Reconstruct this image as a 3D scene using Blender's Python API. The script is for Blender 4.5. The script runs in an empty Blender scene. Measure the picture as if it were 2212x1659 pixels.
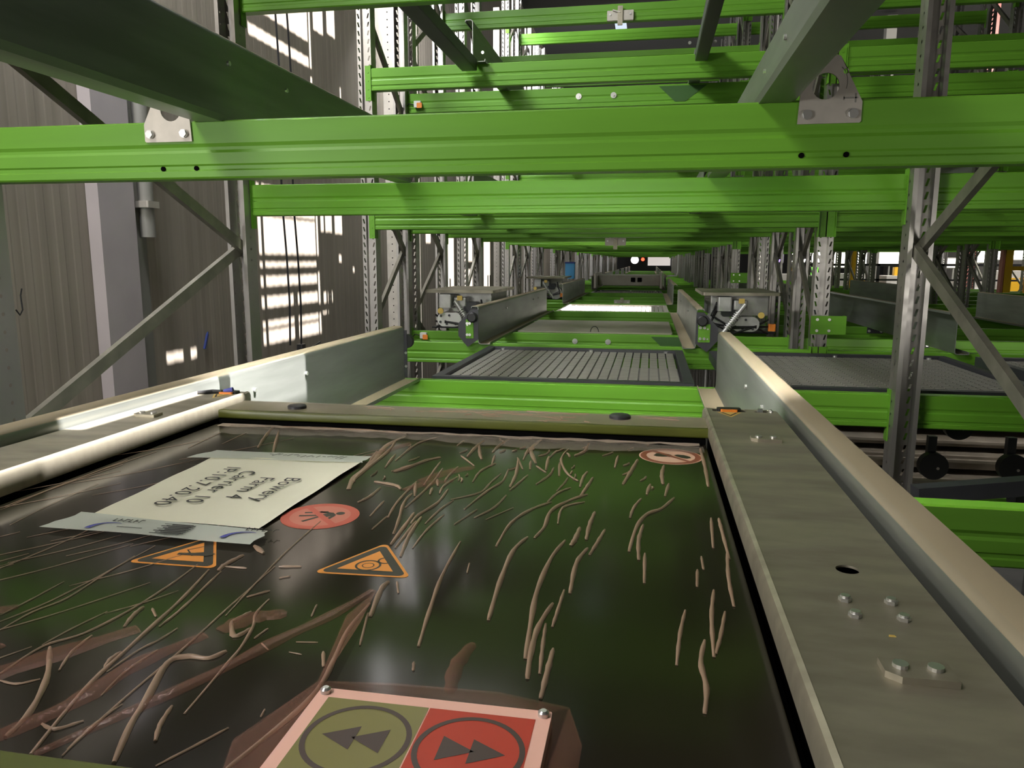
import bpy, bmesh, math, random
from mathutils import Vector, Matrix
random.seed(7)
S = bpy.context.scene
COL = S.collection
PI = math.pi

# ------------------------------------------------------------------ camera
F_PX, W_PX = 1635.0, 2212.0
PIT = math.atan(266.5 / F_PX)
YAW = math.atan(299 * math.cos(PIT) / F_PX)
ROLL = math.radians(0.12)
fwd = Vector((-math.sin(YAW) * math.cos(PIT), math.cos(YAW) * math.cos(PIT), -math.sin(PIT)))
rt0 = Vector((math.cos(YAW), math.sin(YAW), 0))
up0 = rt0.cross(fwd)
rt = rt0 * math.cos(ROLL) + up0 * math.sin(ROLL)
up = up0 * math.cos(ROLL) - rt0 * math.sin(ROLL)
cam_d = bpy.data.cameras.new('camera')
cam_d.sensor_fit = 'HORIZONTAL'
cam_d.sensor_width = 36.0
cam_d.lens = 36.0 * F_PX / W_PX
cam_d.clip_start = 0.02
cam_d.clip_end = 200
cam = bpy.data.objects.new('camera', cam_d)
cam.matrix_world = Matrix((rt, up, -fwd)).transposed().to_4x4()
COL.objects.link(cam)
S.camera = cam

# ------------------------------------------------------------------ light and exposure
S.view_settings.view_transform = 'Standard'
S.view_settings.look = 'None'
S.view_settings.exposure = 0.0
S.view_settings.gamma = 1.0
S.view_settings.use_curve_mapping = False
w = bpy.data.worlds.new('daylight')
S.world = w
w.use_nodes = True
w.node_tree.nodes['Background'].inputs[0].default_value = (0.75, 0.85, 1.0, 1)
w.node_tree.nodes['Background'].inputs[1].default_value = 1.0
SUN_DX = 0.37            # the sun comes through added ceiling slots, leaning toward the wall
sun_d = bpy.data.lights.new('sun', 'SUN')
sun_d.energy = 62.0
sun_d.color = (1.0, 0.95, 0.93)
sun_d.angle = math.radians(0.15)
sun = bpy.data.objects.new('sun', sun_d)
sun.rotation_euler = Vector((-SUN_DX, 0, -1)).to_track_quat('-Z', 'Y').to_euler()
sun.location = (0, 0, 9)
COL.objects.link(sun)


def area(name, loc, look, size, energy, color=(1, .95, .88)):
    d = bpy.data.lights.new(name, 'AREA')
    d.shape = 'RECTANGLE'
    d.size, d.size_y = size
    d.energy = energy
    d.color = color
    o = bpy.data.objects.new(name, d)
    o.location = loc
    o.rotation_euler = (Vector(look) - Vector(loc)).to_track_quat('-Z', 'Y').to_euler()
    COL.objects.link(o)
    return o


area('fill_light', (-2.5, -1.5, .15), (-0.3, 3.2, -0.1), (1.1, 0.4), 55, (1, .97, .93))  # unseen fill from behind the camera onto the front beams
area('hidden_beam_fill', (-.40, 1.80, .29), (-.40, 2.12, -1.0), (1.15, .03), 32, (1, .97, .92))  # unseen strip added behind the front beam to brighten the low beam
area('fill_light', (-2.5, -0.6, 3.2), (-2.6, 4.2, 0.0), (0.9, 0.9), 135)  # unseen fill that brightens the left wall
area('fill_light', (-2.5, 3.3, 3.2), (-2.0, 6.5, 0.0), (0.6, 0.6), 110, (.95, .97, 1))  # unseen fill added for the front faces of the wall side posts
area('fill_light', (-2.5, 9.0, 3.4), (-2.0, 12.5, 0.0), (0.6, 1.2), 150, (.95, .97, 1))  # unseen fills deeper along the wall, this one and the next
area('fill_light', (-2.5, 18.0, 3.4), (-1.5, 25, 0.0), (0.6, 2.0), 260, (.95, .97, 1))
area('fill_light', (-2.3, 5.5, 5.9), (-2.3, 5.5, 0.0), (1.4, 9.0), 120)  # unseen overhead fill added as ambient light for the wall
area('fill_light', (2.1, -0.9, -.25), (1.2, 1.73, -.6), (.5, .3), 14)  # unseen low fill added for the right end of the near beams
area('fill_light', (9.5, 24.0, 4.5), (8.5, 24.0, 0.0), (5.0, 5.0), 900, (1, .96, .9))  # unseen fills brightening the hall beyond and the far end, through the next two
area('fill_light', (8.5, 15.5, 4.5), (8.8, 20.0, 0.0), (3.0, 3.0), 500, (1, .96, .9))
area('fill_light', (0.0, 38.0, 3.9), (0.0, 36.0, 0.0), (3.0, 6.0), 220, (1, .95, .9))
area('fill_light', (2.4, 4.84, -.60), (2.4, 5.4, -1.1), (2.2, 0.06), 4, (1, .93, .85))  # fill hidden behind a beam, added to light the trays below


# ------------------------------------------------------------------ materials
def nt(name):
    m = bpy.data.materials.new(name)
    m.use_nodes = True
    t = m.node_tree
    return m, t, t.nodes['Principled BSDF']


def mat(name, col, rough=.5, metal=0.0, var=0.0, scale=8.0, bump=0.0, stretch=(1, 1, 1), coat=0.0, col2=None, dust=None, rvar=0.0, spec=None):
    m, t, b = nt(name)
    N, L = t.nodes, t.links
    b.inputs['Roughness'].default_value = rough
    b.inputs['Metallic'].default_value = metal
    b.inputs['Base Color'].default_value = (*col, 1)
    if spec is not None:
        b.inputs['Specular IOR Level'].default_value = spec
    if coat:
        b.inputs['Coat Weight'].default_value = coat
        b.inputs['Coat Roughness'].default_value = .05
    src = None
    if var or bump or rvar:
        tc = N.new('ShaderNodeTexCoord')
        mp = N.new('ShaderNodeMapping')
        mp.inputs['Scale'].default_value = stretch
        L.new(tc.outputs['Object'], mp.inputs[0])
        no = N.new('ShaderNodeTexNoise')
        no.inputs['Scale'].default_value = scale
        no.inputs['Detail'].default_value = 5
        L.new(mp.outputs[0], no.inputs['Vector'])
        if var:
            mx = N.new('ShaderNodeMix')
            mx.data_type = 'RGBA'
            c2 = col2 or tuple(max(0, c * (1 - var)) for c in col)
            mx.inputs[6].default_value = (*(col2 and col or tuple(min(1, c * (1 + var)) for c in col)), 1)
            mx.inputs[7].default_value = (*c2, 1)
            rp = N.new('ShaderNodeMapRange')
            rp.inputs[1].default_value = .35
            rp.inputs[2].default_value = .65
            L.new(no.outputs[0], rp.inputs[0])
            L.new(rp.outputs[0], mx.inputs[0])
            src = mx.outputs[2]
        if rvar:
            rr = N.new('ShaderNodeMapRange')
            rr.inputs[1].default_value = .3
            rr.inputs[2].default_value = .7
            rr.inputs[3].default_value = max(0.02, rough - rvar)
            rr.inputs[4].default_value = min(1, rough + rvar)
            L.new(no.outputs[0], rr.inputs[0])
            L.new(rr.outputs[0], b.inputs['Roughness'])
        if bump:
            bp = N.new('ShaderNodeBump')
            bp.inputs['Strength'].default_value = bump
            bp.inputs['Distance'].default_value = .004
            L.new(no.outputs[0], bp.inputs['Height'])
            L.new(bp.outputs[0], b.inputs['Normal'])
    if dust:
        g = N.new('ShaderNodeNewGeometry')
        sx = N.new('ShaderNodeSeparateXYZ')
        L.new(g.outputs['True Normal'], sx.inputs[0])
        rp = N.new('ShaderNodeMapRange')
        rp.inputs[1].default_value = .35
        rp.inputs[2].default_value = .9
        L.new(sx.outputs[2], rp.inputs[0])
        mx = N.new('ShaderNodeMix')
        mx.data_type = 'RGBA'
        if src:
            L.new(src, mx.inputs[6])
        else:
            mx.inputs[6].default_value = (*col, 1)
        mx.inputs[7].default_value = (*dust, 1)
        L.new(rp.outputs[0], mx.inputs[0])
        src = mx.outputs[2]
        iv = N.new('ShaderNodeMath')
        iv.operation = 'MULTIPLY_ADD'
        iv.inputs[1].default_value = -metal
        iv.inputs[2].default_value = metal
        L.new(rp.outputs[0], iv.inputs[0])
        L.new(iv.outputs[0], b.inputs['Metallic'])
        rr = N.new('ShaderNodeMath')
        rr.operation = 'MULTIPLY_ADD'
        rr.inputs[1].default_value = .9 - rough
        rr.inputs[2].default_value = rough
        L.new(rp.outputs[0], rr.inputs[0])
        L.new(rr.outputs[0], b.inputs['Roughness'])
    if src:
        L.new(src, b.inputs['Base Color'])
    return m


def emit(name, col, s):
    m, t, b = nt(name)
    b.inputs['Base Color'].default_value = (*[c * .5 for c in col], 1)
    b.inputs['Emission Color'].default_value = (*col, 1)
    b.inputs['Emission Strength'].default_value = s
    return m


def film_mat(name, col, alpha, rough=.2):
    m, t, b = nt(name)
    b.inputs['Base Color'].default_value = (*col, 1)
    b.inputs['Roughness'].default_value = rough
    b.inputs['Alpha'].default_value = alpha
    return m


M = {}
M['green'] = mat('green_paint', (.118, .310, .024), .42, 0, .08, 3.0, .02, (.4, 4, 4), spec=.32)
M['darkgreen'] = mat('dark_green_paint', (.03, .10, .015), .45)
M['galv'] = mat('galvanised_rail', (.24, .255, .235), .42, .75, .16, 5.0, 0, (1, .35, 3), dust=(.30, .25, .165))
M['galv_cover'] = mat('brushed_cover_steel', (.36, .33, .255), .46, .7, .20, 11.0, .03, (.6, 1.6, 1), rvar=.1)
M['galv_plain'] = mat('galvanised_plate', (.46, .43, .38), .5, .45, .08, 18, 0)
M['brace'] = mat('brace_steel', (.20, .19, .155), .48, .6, .15, 12, 0)
M['bolt'] = mat('zinc_bolt', (.75, .75, .74), .28, .9)
M['black'] = mat('black_plastic', (.012, .012, .013), .45)
M['darkgrey'] = mat('dark_grey_paint', (.035, .036, .042), .42, 0, .1, 6)
M['void'] = mat('gap_shade_black', (.004, .004, .004), .9, spec=0.0)  # flat black that paints the dark of gaps and holes
M['wall'] = mat('ribbed_cladding', (.25, .218, .178), .55, 0, .13, 2.0, 0, (1, 7, .06))
M['column'] = mat('pale_column_paint', (.40, .36, .365), .6, 0, .05, 3)
M['flash'] = mat('grey_flashing', (.20, .195, .175), .5, 0, .05, 2)
M['ceiling'] = mat('dark_roof_deck', (.05, .05, .05), .8)
M['floor'] = mat('concrete', (.16, .155, .15), .7, 0, .15, 1.5)
M['plate'] = mat('dark_glossy_lid', (.020, .0165, .011), .13, 0, .25, 5.0, .03, (1, .5, 1), rvar=.05, spec=.42)
M['olive'] = mat('olive_paint_under_film', (.10, .115, .018), .35, 0, .12, 10, .15, (1, 1, 1))
M['pinkfilm'] = film_mat('wrinkled_film', (.50, .34, .24), .60, .30)
M['filmwide'] = film_mat('tinted_film', (.42, .19, .13), .26, .25)
M['filmpale'] = film_mat('pale_film_fold', (.72, .58, .48), .62, .3)
M['paper'] = mat('note_paper', (.86, .85, .68), .8, 0, .05, 4, .3)
M['tape'] = film_mat('packing_tape', (.74, .80, .72), .72, .3)
M['ink'] = mat('black_ink', (.02, .02, .02), .7)
M['blueink'] = mat('blue_print', (.06, .07, .36), .6)
M['orange'] = mat('orange_plastic', (.85, .26, .035), .4)
M['stick_orange'] = mat('orange_sticker', (.86, .33, .05), .4)
M['stick_red'] = mat('red_sticker', (.60, .11, .07), .4)
M['stick_red2'] = mat('light_red_sticker', (.62, .20, .14), .4)
M['stick_brown'] = mat('brown_red_print', (.30, .085, .05), .4)
M['stick_cream'] = mat('cream_sticker', (.80, .52, .38), .4)
M['stick_dark'] = mat('dark_print', (.035, .03, .022), .4)
M['sign_pink'] = mat('pale_sign_frame', (.90, .52, .42), .45)
M['sign_green'] = mat('olive_green_panel', (.20, .18, .04), .35)
M['sign_red'] = mat('red_panel', (.50, .045, .02), .5)
M['sign_dark'] = mat('dark_symbol', (.055, .03, .024), .4)
M['yellow'] = mat('yellow_paint', (.75, .42, .015), .45)
M['yellowlabel'] = mat('yellow_label', (.70, .50, .12), .5)
M['white'] = mat('white_paint', (.75, .75, .72), .5)
M['pink'] = mat('faded_red_paint', (.55, .20, .17), .5)
M['blue'] = mat('blue_box', (.06, .26, .48), .5)
M['navy'] = mat('navy_plastic', (.03, .05, .20), .4)
M['alu'] = mat('cast_aluminium', (.50, .50, .48), .42, .6, .1, 20)
M['tray'] = mat('tray_sheet', (.28, .245, .20), .55, .2, .2, 4, 0, (1, .3, 1))
M['sheet'] = mat('dusty_sheet', (.30, .275, .225), .5, .3, .15, 3)
M['redlight'] = emit('red_lamp', (1, .05, .02), 6)
M['greenlight'] = emit('green_lamp', (.15, 1, .05), 4)
M['lamp'] = emit('white_lamp', (1, .96, .9), 7)
M['lampsoft'] = emit('lit_panel', (1, .95, .86), 1.2)
M['lampdim'] = emit('dim_board', (1, .92, .88), .5)
M['lampviolet'] = emit('violet_lamp', (.45, .3, 1), 2)
M['hallwall'] = mat('pale_hall_wall', (.50, .48, .44), .7, 0, .1, 1)
M['limegreen'] = mat('lime_paint', (.22, .55, .05), .4)


def grate_mat():
    m, t, b = nt('grating_bars')
    N, L = t.nodes, t.links
    tc = N.new('ShaderNodeTexCoord')
    sx = N.new('ShaderNodeSeparateXYZ')
    L.new(tc.outputs['Object'], sx.inputs[0])
    md = N.new('ShaderNodeMath'); md.operation = 'PINGPONG'; md.inputs[1].default_value = .0225
    L.new(sx.outputs[1], md.inputs[0])
    gt = N.new('ShaderNodeMath'); gt.operation = 'GREATER_THAN'; gt.inputs[1].default_value = .0062
    L.new(md.outputs[0], gt.inputs[0])
    mx = N.new('ShaderNodeMix'); mx.data_type = 'RGBA'
    mx.inputs[6].default_value = (.06, .056, .045, 1)
    mx.inputs[7].default_value = (.40, .38, .34, 1)
    L.new(gt.outputs[0], mx.inputs[0])
    L.new(mx.outputs[2], b.inputs['Base Color'])
    b.inputs['Roughness'].default_value = .5
    b.inputs['Metallic'].default_value = .3
    return m


M['grate'] = grate_mat()


def post_mat(name, col, metal, rough):
    """galvanised post steel with punched slots (front) and round holes (sides) that are really open"""
    m, t, b = nt(name)
    N, L = t.nodes, t.links
    b.inputs['Base Color'].default_value = (*col, 1)
    b.inputs['Metallic'].default_value = metal
    b.inputs['Roughness'].default_value = rough
    tc = N.new('ShaderNodeTexCoord')
    sx = N.new('ShaderNodeSeparateXYZ')
    L.new(tc.outputs['Object'], sx.inputs[0])

    def mth(op, a, bb=None, c=None):
        n = N.new('ShaderNodeMath'); n.operation = op
        for i, v in enumerate((a, bb, c)):
            if v is None:
                continue
            if isinstance(v, (int, float)):
                n.inputs[i].default_value = v
            else:
                L.new(v, n.inputs[i])
        return n.outputs[0]
    ax = mth('ABSOLUTE', sx.outputs[0])
    zz = mth('WRAP', sx.outputs[2], 0.025, -0.025)
    # slanted slot centre
    cx = mth('MULTIPLY_ADD', zz, .28, .0315)
    dx = mth('ABSOLUTE', mth('SUBTRACT', ax, cx))
    front = mth('LESS_THAN', sx.outputs[1], .004)
    s1 = mth('MULTIPLY', mth('LESS_THAN', dx, .0048), mth('LESS_THAN', mth('ABSOLUTE', zz), .0145))
    s1 = mth('MULTIPLY', s1, front)
    dy = mth('SUBTRACT', sx.outputs[1], .048)
    r2 = mth('ADD', mth('MULTIPLY', dy, dy), mth('MULTIPLY', zz, zz))
    s2 = mth('MULTIPLY', mth('LESS_THAN', r2, .006 ** 2), mth('GREATER_THAN', ax, .0415))
    hole = mth('MAXIMUM', s1, s2)
    tr = N.new('ShaderNodeBsdfTransparent')
    ms = N.new('ShaderNodeMixShader')
    L.new(hole, ms.inputs[0])
    L.new(b.outputs[0], ms.inputs[1])
    L.new(tr.outputs[0], ms.inputs[2])
    L.new(ms.outputs[0], N['Material Output'].inputs[0])
    no = N.new('ShaderNodeTexNoise')
    no.inputs['Scale'].default_value = 25
    L.new(tc.outputs['Object'], no.inputs['Vector'])
    rr = N.new('ShaderNodeMapRange')
    rr.inputs[3].default_value = rough - .1
    rr.inputs[4].default_value = rough + .12
    L.new(no.outputs[0], rr.inputs[0])
    L.new(rr.outputs[0], b.inputs['Roughness'])
    return m


M['post'] = post_mat('post_steel', (.38, .365, .345), .80, .33)


# ------------------------------------------------------------------ mesh helpers
class MB:
    def __init__(s):
        s.v, s.f, s.mi = [], [], []

    def add(s, vs, fs, mi=0):
        n = len(s.v)
        s.v += [tuple(p) for p in vs]
        s.f += [tuple(i + n for i in f) for f in fs]
        s.mi += [mi] * len(fs)
        return s

    def box(s, x0, x1, y0, y1, z0, z1, mi=0):
        vs = [(x, y, z) for x in (x0, x1) for y in (y0, y1) for z in (z0, z1)]
        return s.add(vs, [(0, 1, 3, 2), (4, 6, 7, 5), (0, 4, 5, 1), (2, 3, 7, 6), (0, 2, 6, 4), (1, 5, 7, 3)], mi)

    def rbox(s, x0, x1, y0, y1, z0, z1, r=.006, mi=0, n=3, ax='z'):
        """box with rounded edges round one axis"""
        a = {'z': (x0, x1, y0, y1), 'y': (x0, x1, z0, z1), 'x': (y0, y1, z0, z1)}[ax]
        lo, hi = {'z': (z0, z1), 'y': (y0, y1), 'x': (x0, x1)}[ax]
        return s.prism(rrect(*a, r, n), lo, hi, ax, mi)

    def prism(s, prof, lo, hi, ax='z', mi=0, caps=True):
        def P(a, b, h):
            return {'z': (a, b, h), 'y': (a, h, b), 'x': (h, a, b)}[ax]
        n = len(prof)
        vs = [P(a, b, lo) for a, b in prof] + [P(a, b, hi) for a, b in prof]
        fs = [(i, (i + 1) % n, n + (i + 1) % n, n + i) for i in range(n)]
        if caps:
            fs += [tuple(range(n)), tuple(range(2 * n - 1, n - 1, -1))]
        return s.add(vs, fs, mi)

    def cyl(s, p, q, r, n=12, mi=0, r2=None, caps=True):
        p, q = Vector(p), Vector(q)
        d = (q - p).normalized()
        a = d.orthogonal().normalized()
        b = d.cross(a)
        r2 = r if r2 is None else r2
        vs = []
        for c, rr in ((p, r), (q, r2)):
            vs += [c + (a * math.cos(2 * PI * i / n) + b * math.sin(2 * PI * i / n)) * rr for i in range(n)]
        fs = [(i, (i + 1) % n, n + (i + 1) % n, n + i) for i in range(n)]
        if caps:
            fs += [tuple(range(n - 1, -1, -1)), tuple(range(n, 2 * n))]
        return s.add(vs, fs, mi)

    def tube(s, pts, r, n=8, mi=0):
        pts = [Vector(p) for p in pts]
        vs, prev = [], None
        for i, p in enumerate(pts):
            d = (pts[min(i + 1, len(pts) - 1)] - pts[max(i - 1, 0)]).normalized()
            a = d.orthogonal().normalized() if prev is None else (prev - d * prev.dot(d)).normalized()
            prev = a
            b = d.cross(a)
            vs += [p + (a * math.cos(2 * PI * k / n) + b * math.sin(2 * PI * k / n)) * r for k in range(n)]
        fs = []
        for i in range(len(pts) - 1):
            for k in range(n):
                fs.append((i * n + k, i * n + (k + 1) % n, (i + 1) * n + (k + 1) % n, (i + 1) * n + k))
        fs += [tuple(range(n - 1, -1, -1)), tuple(range((len(pts) - 1) * n, len(pts) * n))]
        return s.add(vs, fs, mi)

    def bar(s, p, q, wx, h, mi=0, xdir=(1, 0, 0)):
        """rectangular bar from p to q, wx wide along xdir, h thick"""
        p, q = Vector(p), Vector(q)
        d = (q - p).normalized()
        a = Vector(xdir)
        a = (a - d * a.dot(d)).normalized()
        b = d.cross(a)
        vs = []
        for c in (p, q):
            for i, j in ((-1, -1), (1, -1), (1, 1), (-1, 1)):
                vs.append(c + a * (i * wx / 2) + b * (j * h / 2))
        return s.add(vs, [(0, 1, 5, 4), (1, 2, 6, 5), (2, 3, 7, 6), (3, 0, 4, 7), (3, 2, 1, 0), (4, 5, 6, 7)], mi)

    def plate(s, outer, holes, lo, hi, ax='z', mi=0):
        """flat plate with real holes"""
        def P(a, b, h):
            return {'z': (a, b, h), 'y': (a, h, b), 'x': (h, a, b)}[ax]
        bm = bmesh.new()
        loops = [outer] + holes
        es = []
        for lp in loops:
            vv = [bm.verts.new(P(a, b, lo)) for a, b in lp]
            es += [bm.edges.new((vv[i], vv[(i + 1) % len(vv)])) for i in range(len(vv))]
        bmesh.ops.triangle_fill(bm, edges=es, use_beauty=True)
        bm.verts.index_update()
        base = [tuple(v.co) for v in bm.verts]
        fs = [[v.index for v in f.verts] for f in bm.faces]
        bm.free()
        n = len(base)
        i0 = {'z': 2, 'y': 1, 'x': 0}[ax]
        top = [tuple(hi if k == i0 else c for k, c in enumerate(p)) for p in base]
        allf = fs + [[i + n for i in reversed(f)] for f in fs]
        k = 0
        for lp in loops:
            m = len(lp)
            for i in range(m):
                j = (i + 1) % m
                allf.append([k + i, k + j, n + k + j, n + k + i])
            k += m
        return s.add(base + top, allf, mi)

    def build(s, name, mats, parent=None, loc=(0, 0, 0), smooth=None):
        me = bpy.data.meshes.new(name)
        me.from_pydata(s.v, [], s.f)
        bm = bmesh.new()
        bm.from_mesh(me)
        bmesh.ops.recalc_face_normals(bm, faces=bm.faces)
        bm.to_mesh(me)
        bm.free()
        if not isinstance(mats, (list, tuple)):
            mats = [mats]
        for m in mats:
            me.materials.append(m)
        me.polygons.foreach_set('material_index', s.mi)
        if smooth:
            me.polygons.foreach_set('use_smooth', [True] * len(me.polygons))
            me.set_sharp_from_angle(angle=math.radians(smooth))
        o = bpy.data.objects.new(name, me)
        o.location = loc
        COL.objects.link(o)
        if parent is not None:
            o.parent = parent
        return o


def rrect(x0, x1, y0, y1, r, n=4):
    out = []
    for cx, cy, a0 in ((x1 - r, y1 - r, 0), (x0 + r, y1 - r, 90), (x0 + r, y0 + r, 180), (x1 - r, y0 + r, 270)):
        for i in range(n + 1):
            a = math.radians(a0 + 90 * i / n)
            out.append((cx + r * math.cos(a), cy + r * math.sin(a)))
    return out


def circ(cx, cy, r, n=20, ry=None):
    ry = r if ry is None else ry
    return [(cx + r * math.cos(2 * PI * i / n), cy + ry * math.sin(2 * PI * i / n)) for i in range(n)]


def thick(pts, t):
    """closed outline of a bent sheet: the polyline offset by t to its left side"""
    P = [Vector(p) for p in pts]
    off = []
    for i, p in enumerate(P):
        ns = []
        if i > 0:
            d = (P[i] - P[i - 1]).normalized(); ns.append(Vector((-d.y, d.x)))
        if i < len(P) - 1:
            d = (P[i + 1] - P[i]).normalized(); ns.append(Vector((-d.y, d.x)))
        if len(ns) == 2:
            m = (ns[0] + ns[1]).normalized()
            off.append(p + m * (t / max(.4, m.dot(ns[0]))))
        else:
            off.append(p + ns[0] * t)
    return [tuple(p) for p in P] + [tuple(p) for p in reversed(off)]


def tag(o, label=None, cat=None, group=None, kind=None):
    if label: o['label'] = label
    if cat: o['category'] = cat
    if group: o['group'] = group
    if kind: o['kind'] = kind
    return o


def thing(name, label, cat, loc=(0, 0, 0), group=None, kind='thing', rz=0):
    o = bpy.data.objects.new(name, None)
    o.empty_display_size = .05
    o.location = loc
    o.rotation_euler = (0, 0, rz)
    COL.objects.link(o)
    return tag(o, label, cat, group, kind)


def copy_tree(o, parent=None):
    c = o.copy()
    COL.objects.link(c)
    if parent is not None:
        c.parent = parent
    for ch in list(o.children):
        copy_tree(ch, c)
    return c


ORD = 'first second third fourth fifth sixth seventh eighth ninth tenth eleventh twelfth thirteenth fourteenth fifteenth sixteenth seventeenth eighteenth nineteenth twentieth'.split()
ORD += ['twenty-' + w for w in ORD[:9]] + ['thirtieth'] + ['thirty-' + w for w in ORD[:9]] + ['fortieth']
# ------------------------------------------------------------------ dimensions of the rack
ZL = {'below': -1.38, 'low': -.525, 'over': .33, 'second': 1.185, 'third': 2.04, 'fourth': 2.895}   # tops of the crossbeams
BH = .135
P0, P1 = -1.763, .960            # inner faces of the posts of the carrier aisle
BAY = [(-1.763, .960), (1.050, 3.773), (3.863, 6.586)]
PERIOD = 4.75
RL, RR = -1.065, .281            # inner faces of the guide rail webs at carrier height
rows = [1.73, 3.2]
for k in range(8):
    rows += [4.75 + PERIOD * k, 5.5 + PERIOD * k, 6.54 + PERIOD * k, 7.95 + PERIOD * k]

# ------------------------------------------------------------------ shell of the hall
CEIL = 6.0


def holed(name, axis, pos, a0, a1, b0, b1, holes, t, m):
    """slab with rectangular openings; a,b are the in-plane ranges"""
    A = sorted({a0, a1, *[h[0] for h in holes], *[h[1] for h in holes]})
    B = sorted({b0, b1, *[h[2] for h in holes], *[h[3] for h in holes]})
    mb = MB()
    for j in range(len(B) - 1):
        run = None
        for i in range(len(A) - 1):
            ca, cb = (A[i] + A[i + 1]) / 2, (B[j] + B[j + 1]) / 2
            solid = not any(h[0] < ca < h[1] and h[2] < cb < h[3] for h in holes)
            if solid and run is None:
                run = A[i]
            if run is not None and (not solid or i == len(A) - 2):
                end = A[i + 1] if solid else A[i]
                if axis == 'z':
                    mb.box(run, end, B[j], B[j + 1], pos, pos + t)
                run = None
    o = mb.build(name, m)
    return tag(o, kind='structure')


WX = -3.2
holes = []  # ceiling slots added and shaped to throw the sun patches


def sun_slot(y0, y1, z0, z1, X=WX):
    """added ceiling slot, shaped so its sunlight lands on the plane X between y0..y1, z0..z1"""
    holes.append((X + (CEIL - z1) * SUN_DX, X + (CEIL - z0) * SUN_DX, y0, y1))


for z0, z1 in ((-.71, -.60), (-.57, -.52), (-.40, -.31), (-.22, -.14), (-.06, -.02), (.05, .36), (.385, .62), (1.52, 1.63), (1.775, 1.86), (2.0, 2.5)):
    sun_slot(5.90, 7.0, z0, z1)
for z0, z1 in ((-.71, -.52), (-.42, -.12), (.05, .6), (1.5, 1.7), (1.78, 2.5)):
    sun_slot(7.025, 7.06, z0, z1)
sun_slot(7.13, 7.40, .28, .60); sun_slot(7.47, 7.66, .27, .60); sun_slot(7.13, 7.35, 2.15, 2.6); sun_slot(7.44, 7.64, 2.2, 2.6)
sun_slot(7.14, 7.36, -.42, -.32); sun_slot(7.1, 7.3, -.53, -.51); sun_slot(7.55, 7.62, -.02, .05)
sun_slot(4.58, 4.93, -.69, -.63); sun_slot(4.41, 4.5, .16, .40); sun_slot(7.92, 7.97, -.13, -.08); sun_slot(7.72, 7.75, 1.55, 1.75)
sun_slot(9.7, 10.0, -.5, .5); sun_slot(10.7, 10.95, .25, .45); sun_slot(11.9, 12.3, -.62, .45); sun_slot(12.75, 13.9, -.62, -.16); sun_slot(12.75, 13.9, -.02, .45)
sun_slot(14.6, 15.2, -.6, .4); sun_slot(17.2, 17.8, -.5, .35); sun_slot(20.5, 21.4, -.5, .3)
sun_slot(1.2, 2.22, -.43, -.29, RL)
holes.append((1.46, 2.44, 8.28, 9.32))
sun_slot(1.0, 1.60, -.343, -.312, -.934); sun_slot(.8, 1.0, -.333, -.312, -.934); sun_slot(.62, .8, -.324, -.312, -.934)
holed('ceiling', 'z', CEIL, -3.4, 14.2, -5.2, 50.2, holes, .002, M['ceiling'])
tag(MB().box(-3.4, 14.2, -5.2, 50.2, -3.6, -3.5).build('floor', M['floor']), kind='structure')
wl = MB()
# ribbed cladding: shallow trapezoid ribs running up the wall
ys, prof = -5.0, []
y = -5.0
while y < 50:
    prof += [(WX, y), (WX, y + .055), (WX + .0015, y + .065), (WX + .0015, y + .11), (WX, y + .12)]
    y += .12
prof += [(WX - .06, 50.0), (WX - .06, -5.0)]
n = len(prof)
vs = [(a, b, -3.5) for a, b in prof] + [(a, b, CEIL) for a, b in prof]
wl.add(vs, [(i, i + 1, n + i + 1, n + i) for i in range(n - 1)])
tag(wl.build('wall_left', M['wall']), kind='structure')
tag(MB().box(-3.4, 14.2, -5.2, -5.1, -3.5, CEIL).build('wall_back', M['hallwall']), kind='structure')
tag(MB().box(14.0, 14.2, -5.1, 50, -3.5, CEIL).build('wall_right', M['hallwall']), kind='structure')
tag(MB().box(-3.4, 14.2, 50, 50.2, -3.5, CEIL).build('wall_front', M['ceiling']), kind='structure')
tag(MB().box(WX + .009, WX + .09, 3.94, 4.25, -3.5, CEIL).build('trim_1', M['column'], smooth=30), kind='structure')
tag(MB().box(WX + .009, WX + .03, 4.25, 4.42, -3.5, CEIL).build('trim_2', M['flash'], smooth=30), kind='structure')

# ------------------------------------------------------------------ crossbeams
h = BH
BPROF = [(0.0, h - .004), (.004, h), (.050, h), (.050, 0), (.004, 0), (0, .004), (0, .018), (.003, .022), (.003, .030), (0, .034),
         (0, .060), (.0035, .067), (.0035, .074), (0, .082)]


def make_beam(wd, rear=False):
    wd -= .001
    fl = .0455 if rear else .0155
    if rear: fl = .0305
    o = MB().prism(BPROF, -wd / 2, wd / 2, 'x').build('rack_crossbeam', M['green'])
    for s in (-1, 1):
        e = s * (wd / 2)
        c = MB()
        c.box(e - .004 if s > 0 else e, e if s > 0 else e + .004, -.006, .056 if not rear else .0345, -.055, h + .02)
        c.box(e if s > 0 else e - .042, e + .042 if s > 0 else e, fl, fl + .004, -.055, h + .02)
        for zz in (-.035, .015, .065, .115):
            c.cyl((e + s * .022, fl, zz), (e + s * .022, fl - .002, zz), .006, 8)
        c.build('end_connector', M['green'], o)
    return o


TIER = {'below': 'on the tier below the carrier', 'low': 'at carrier height', 'over': 'overhead', 'second': 'on the second tier up',
        'third': 'on the third tier up', 'fourth': 'on the fourth tier up'}
BAYN = ['carrier aisle', 'next aisle', 'far aisle']
BASE_BEAM = {}


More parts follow.
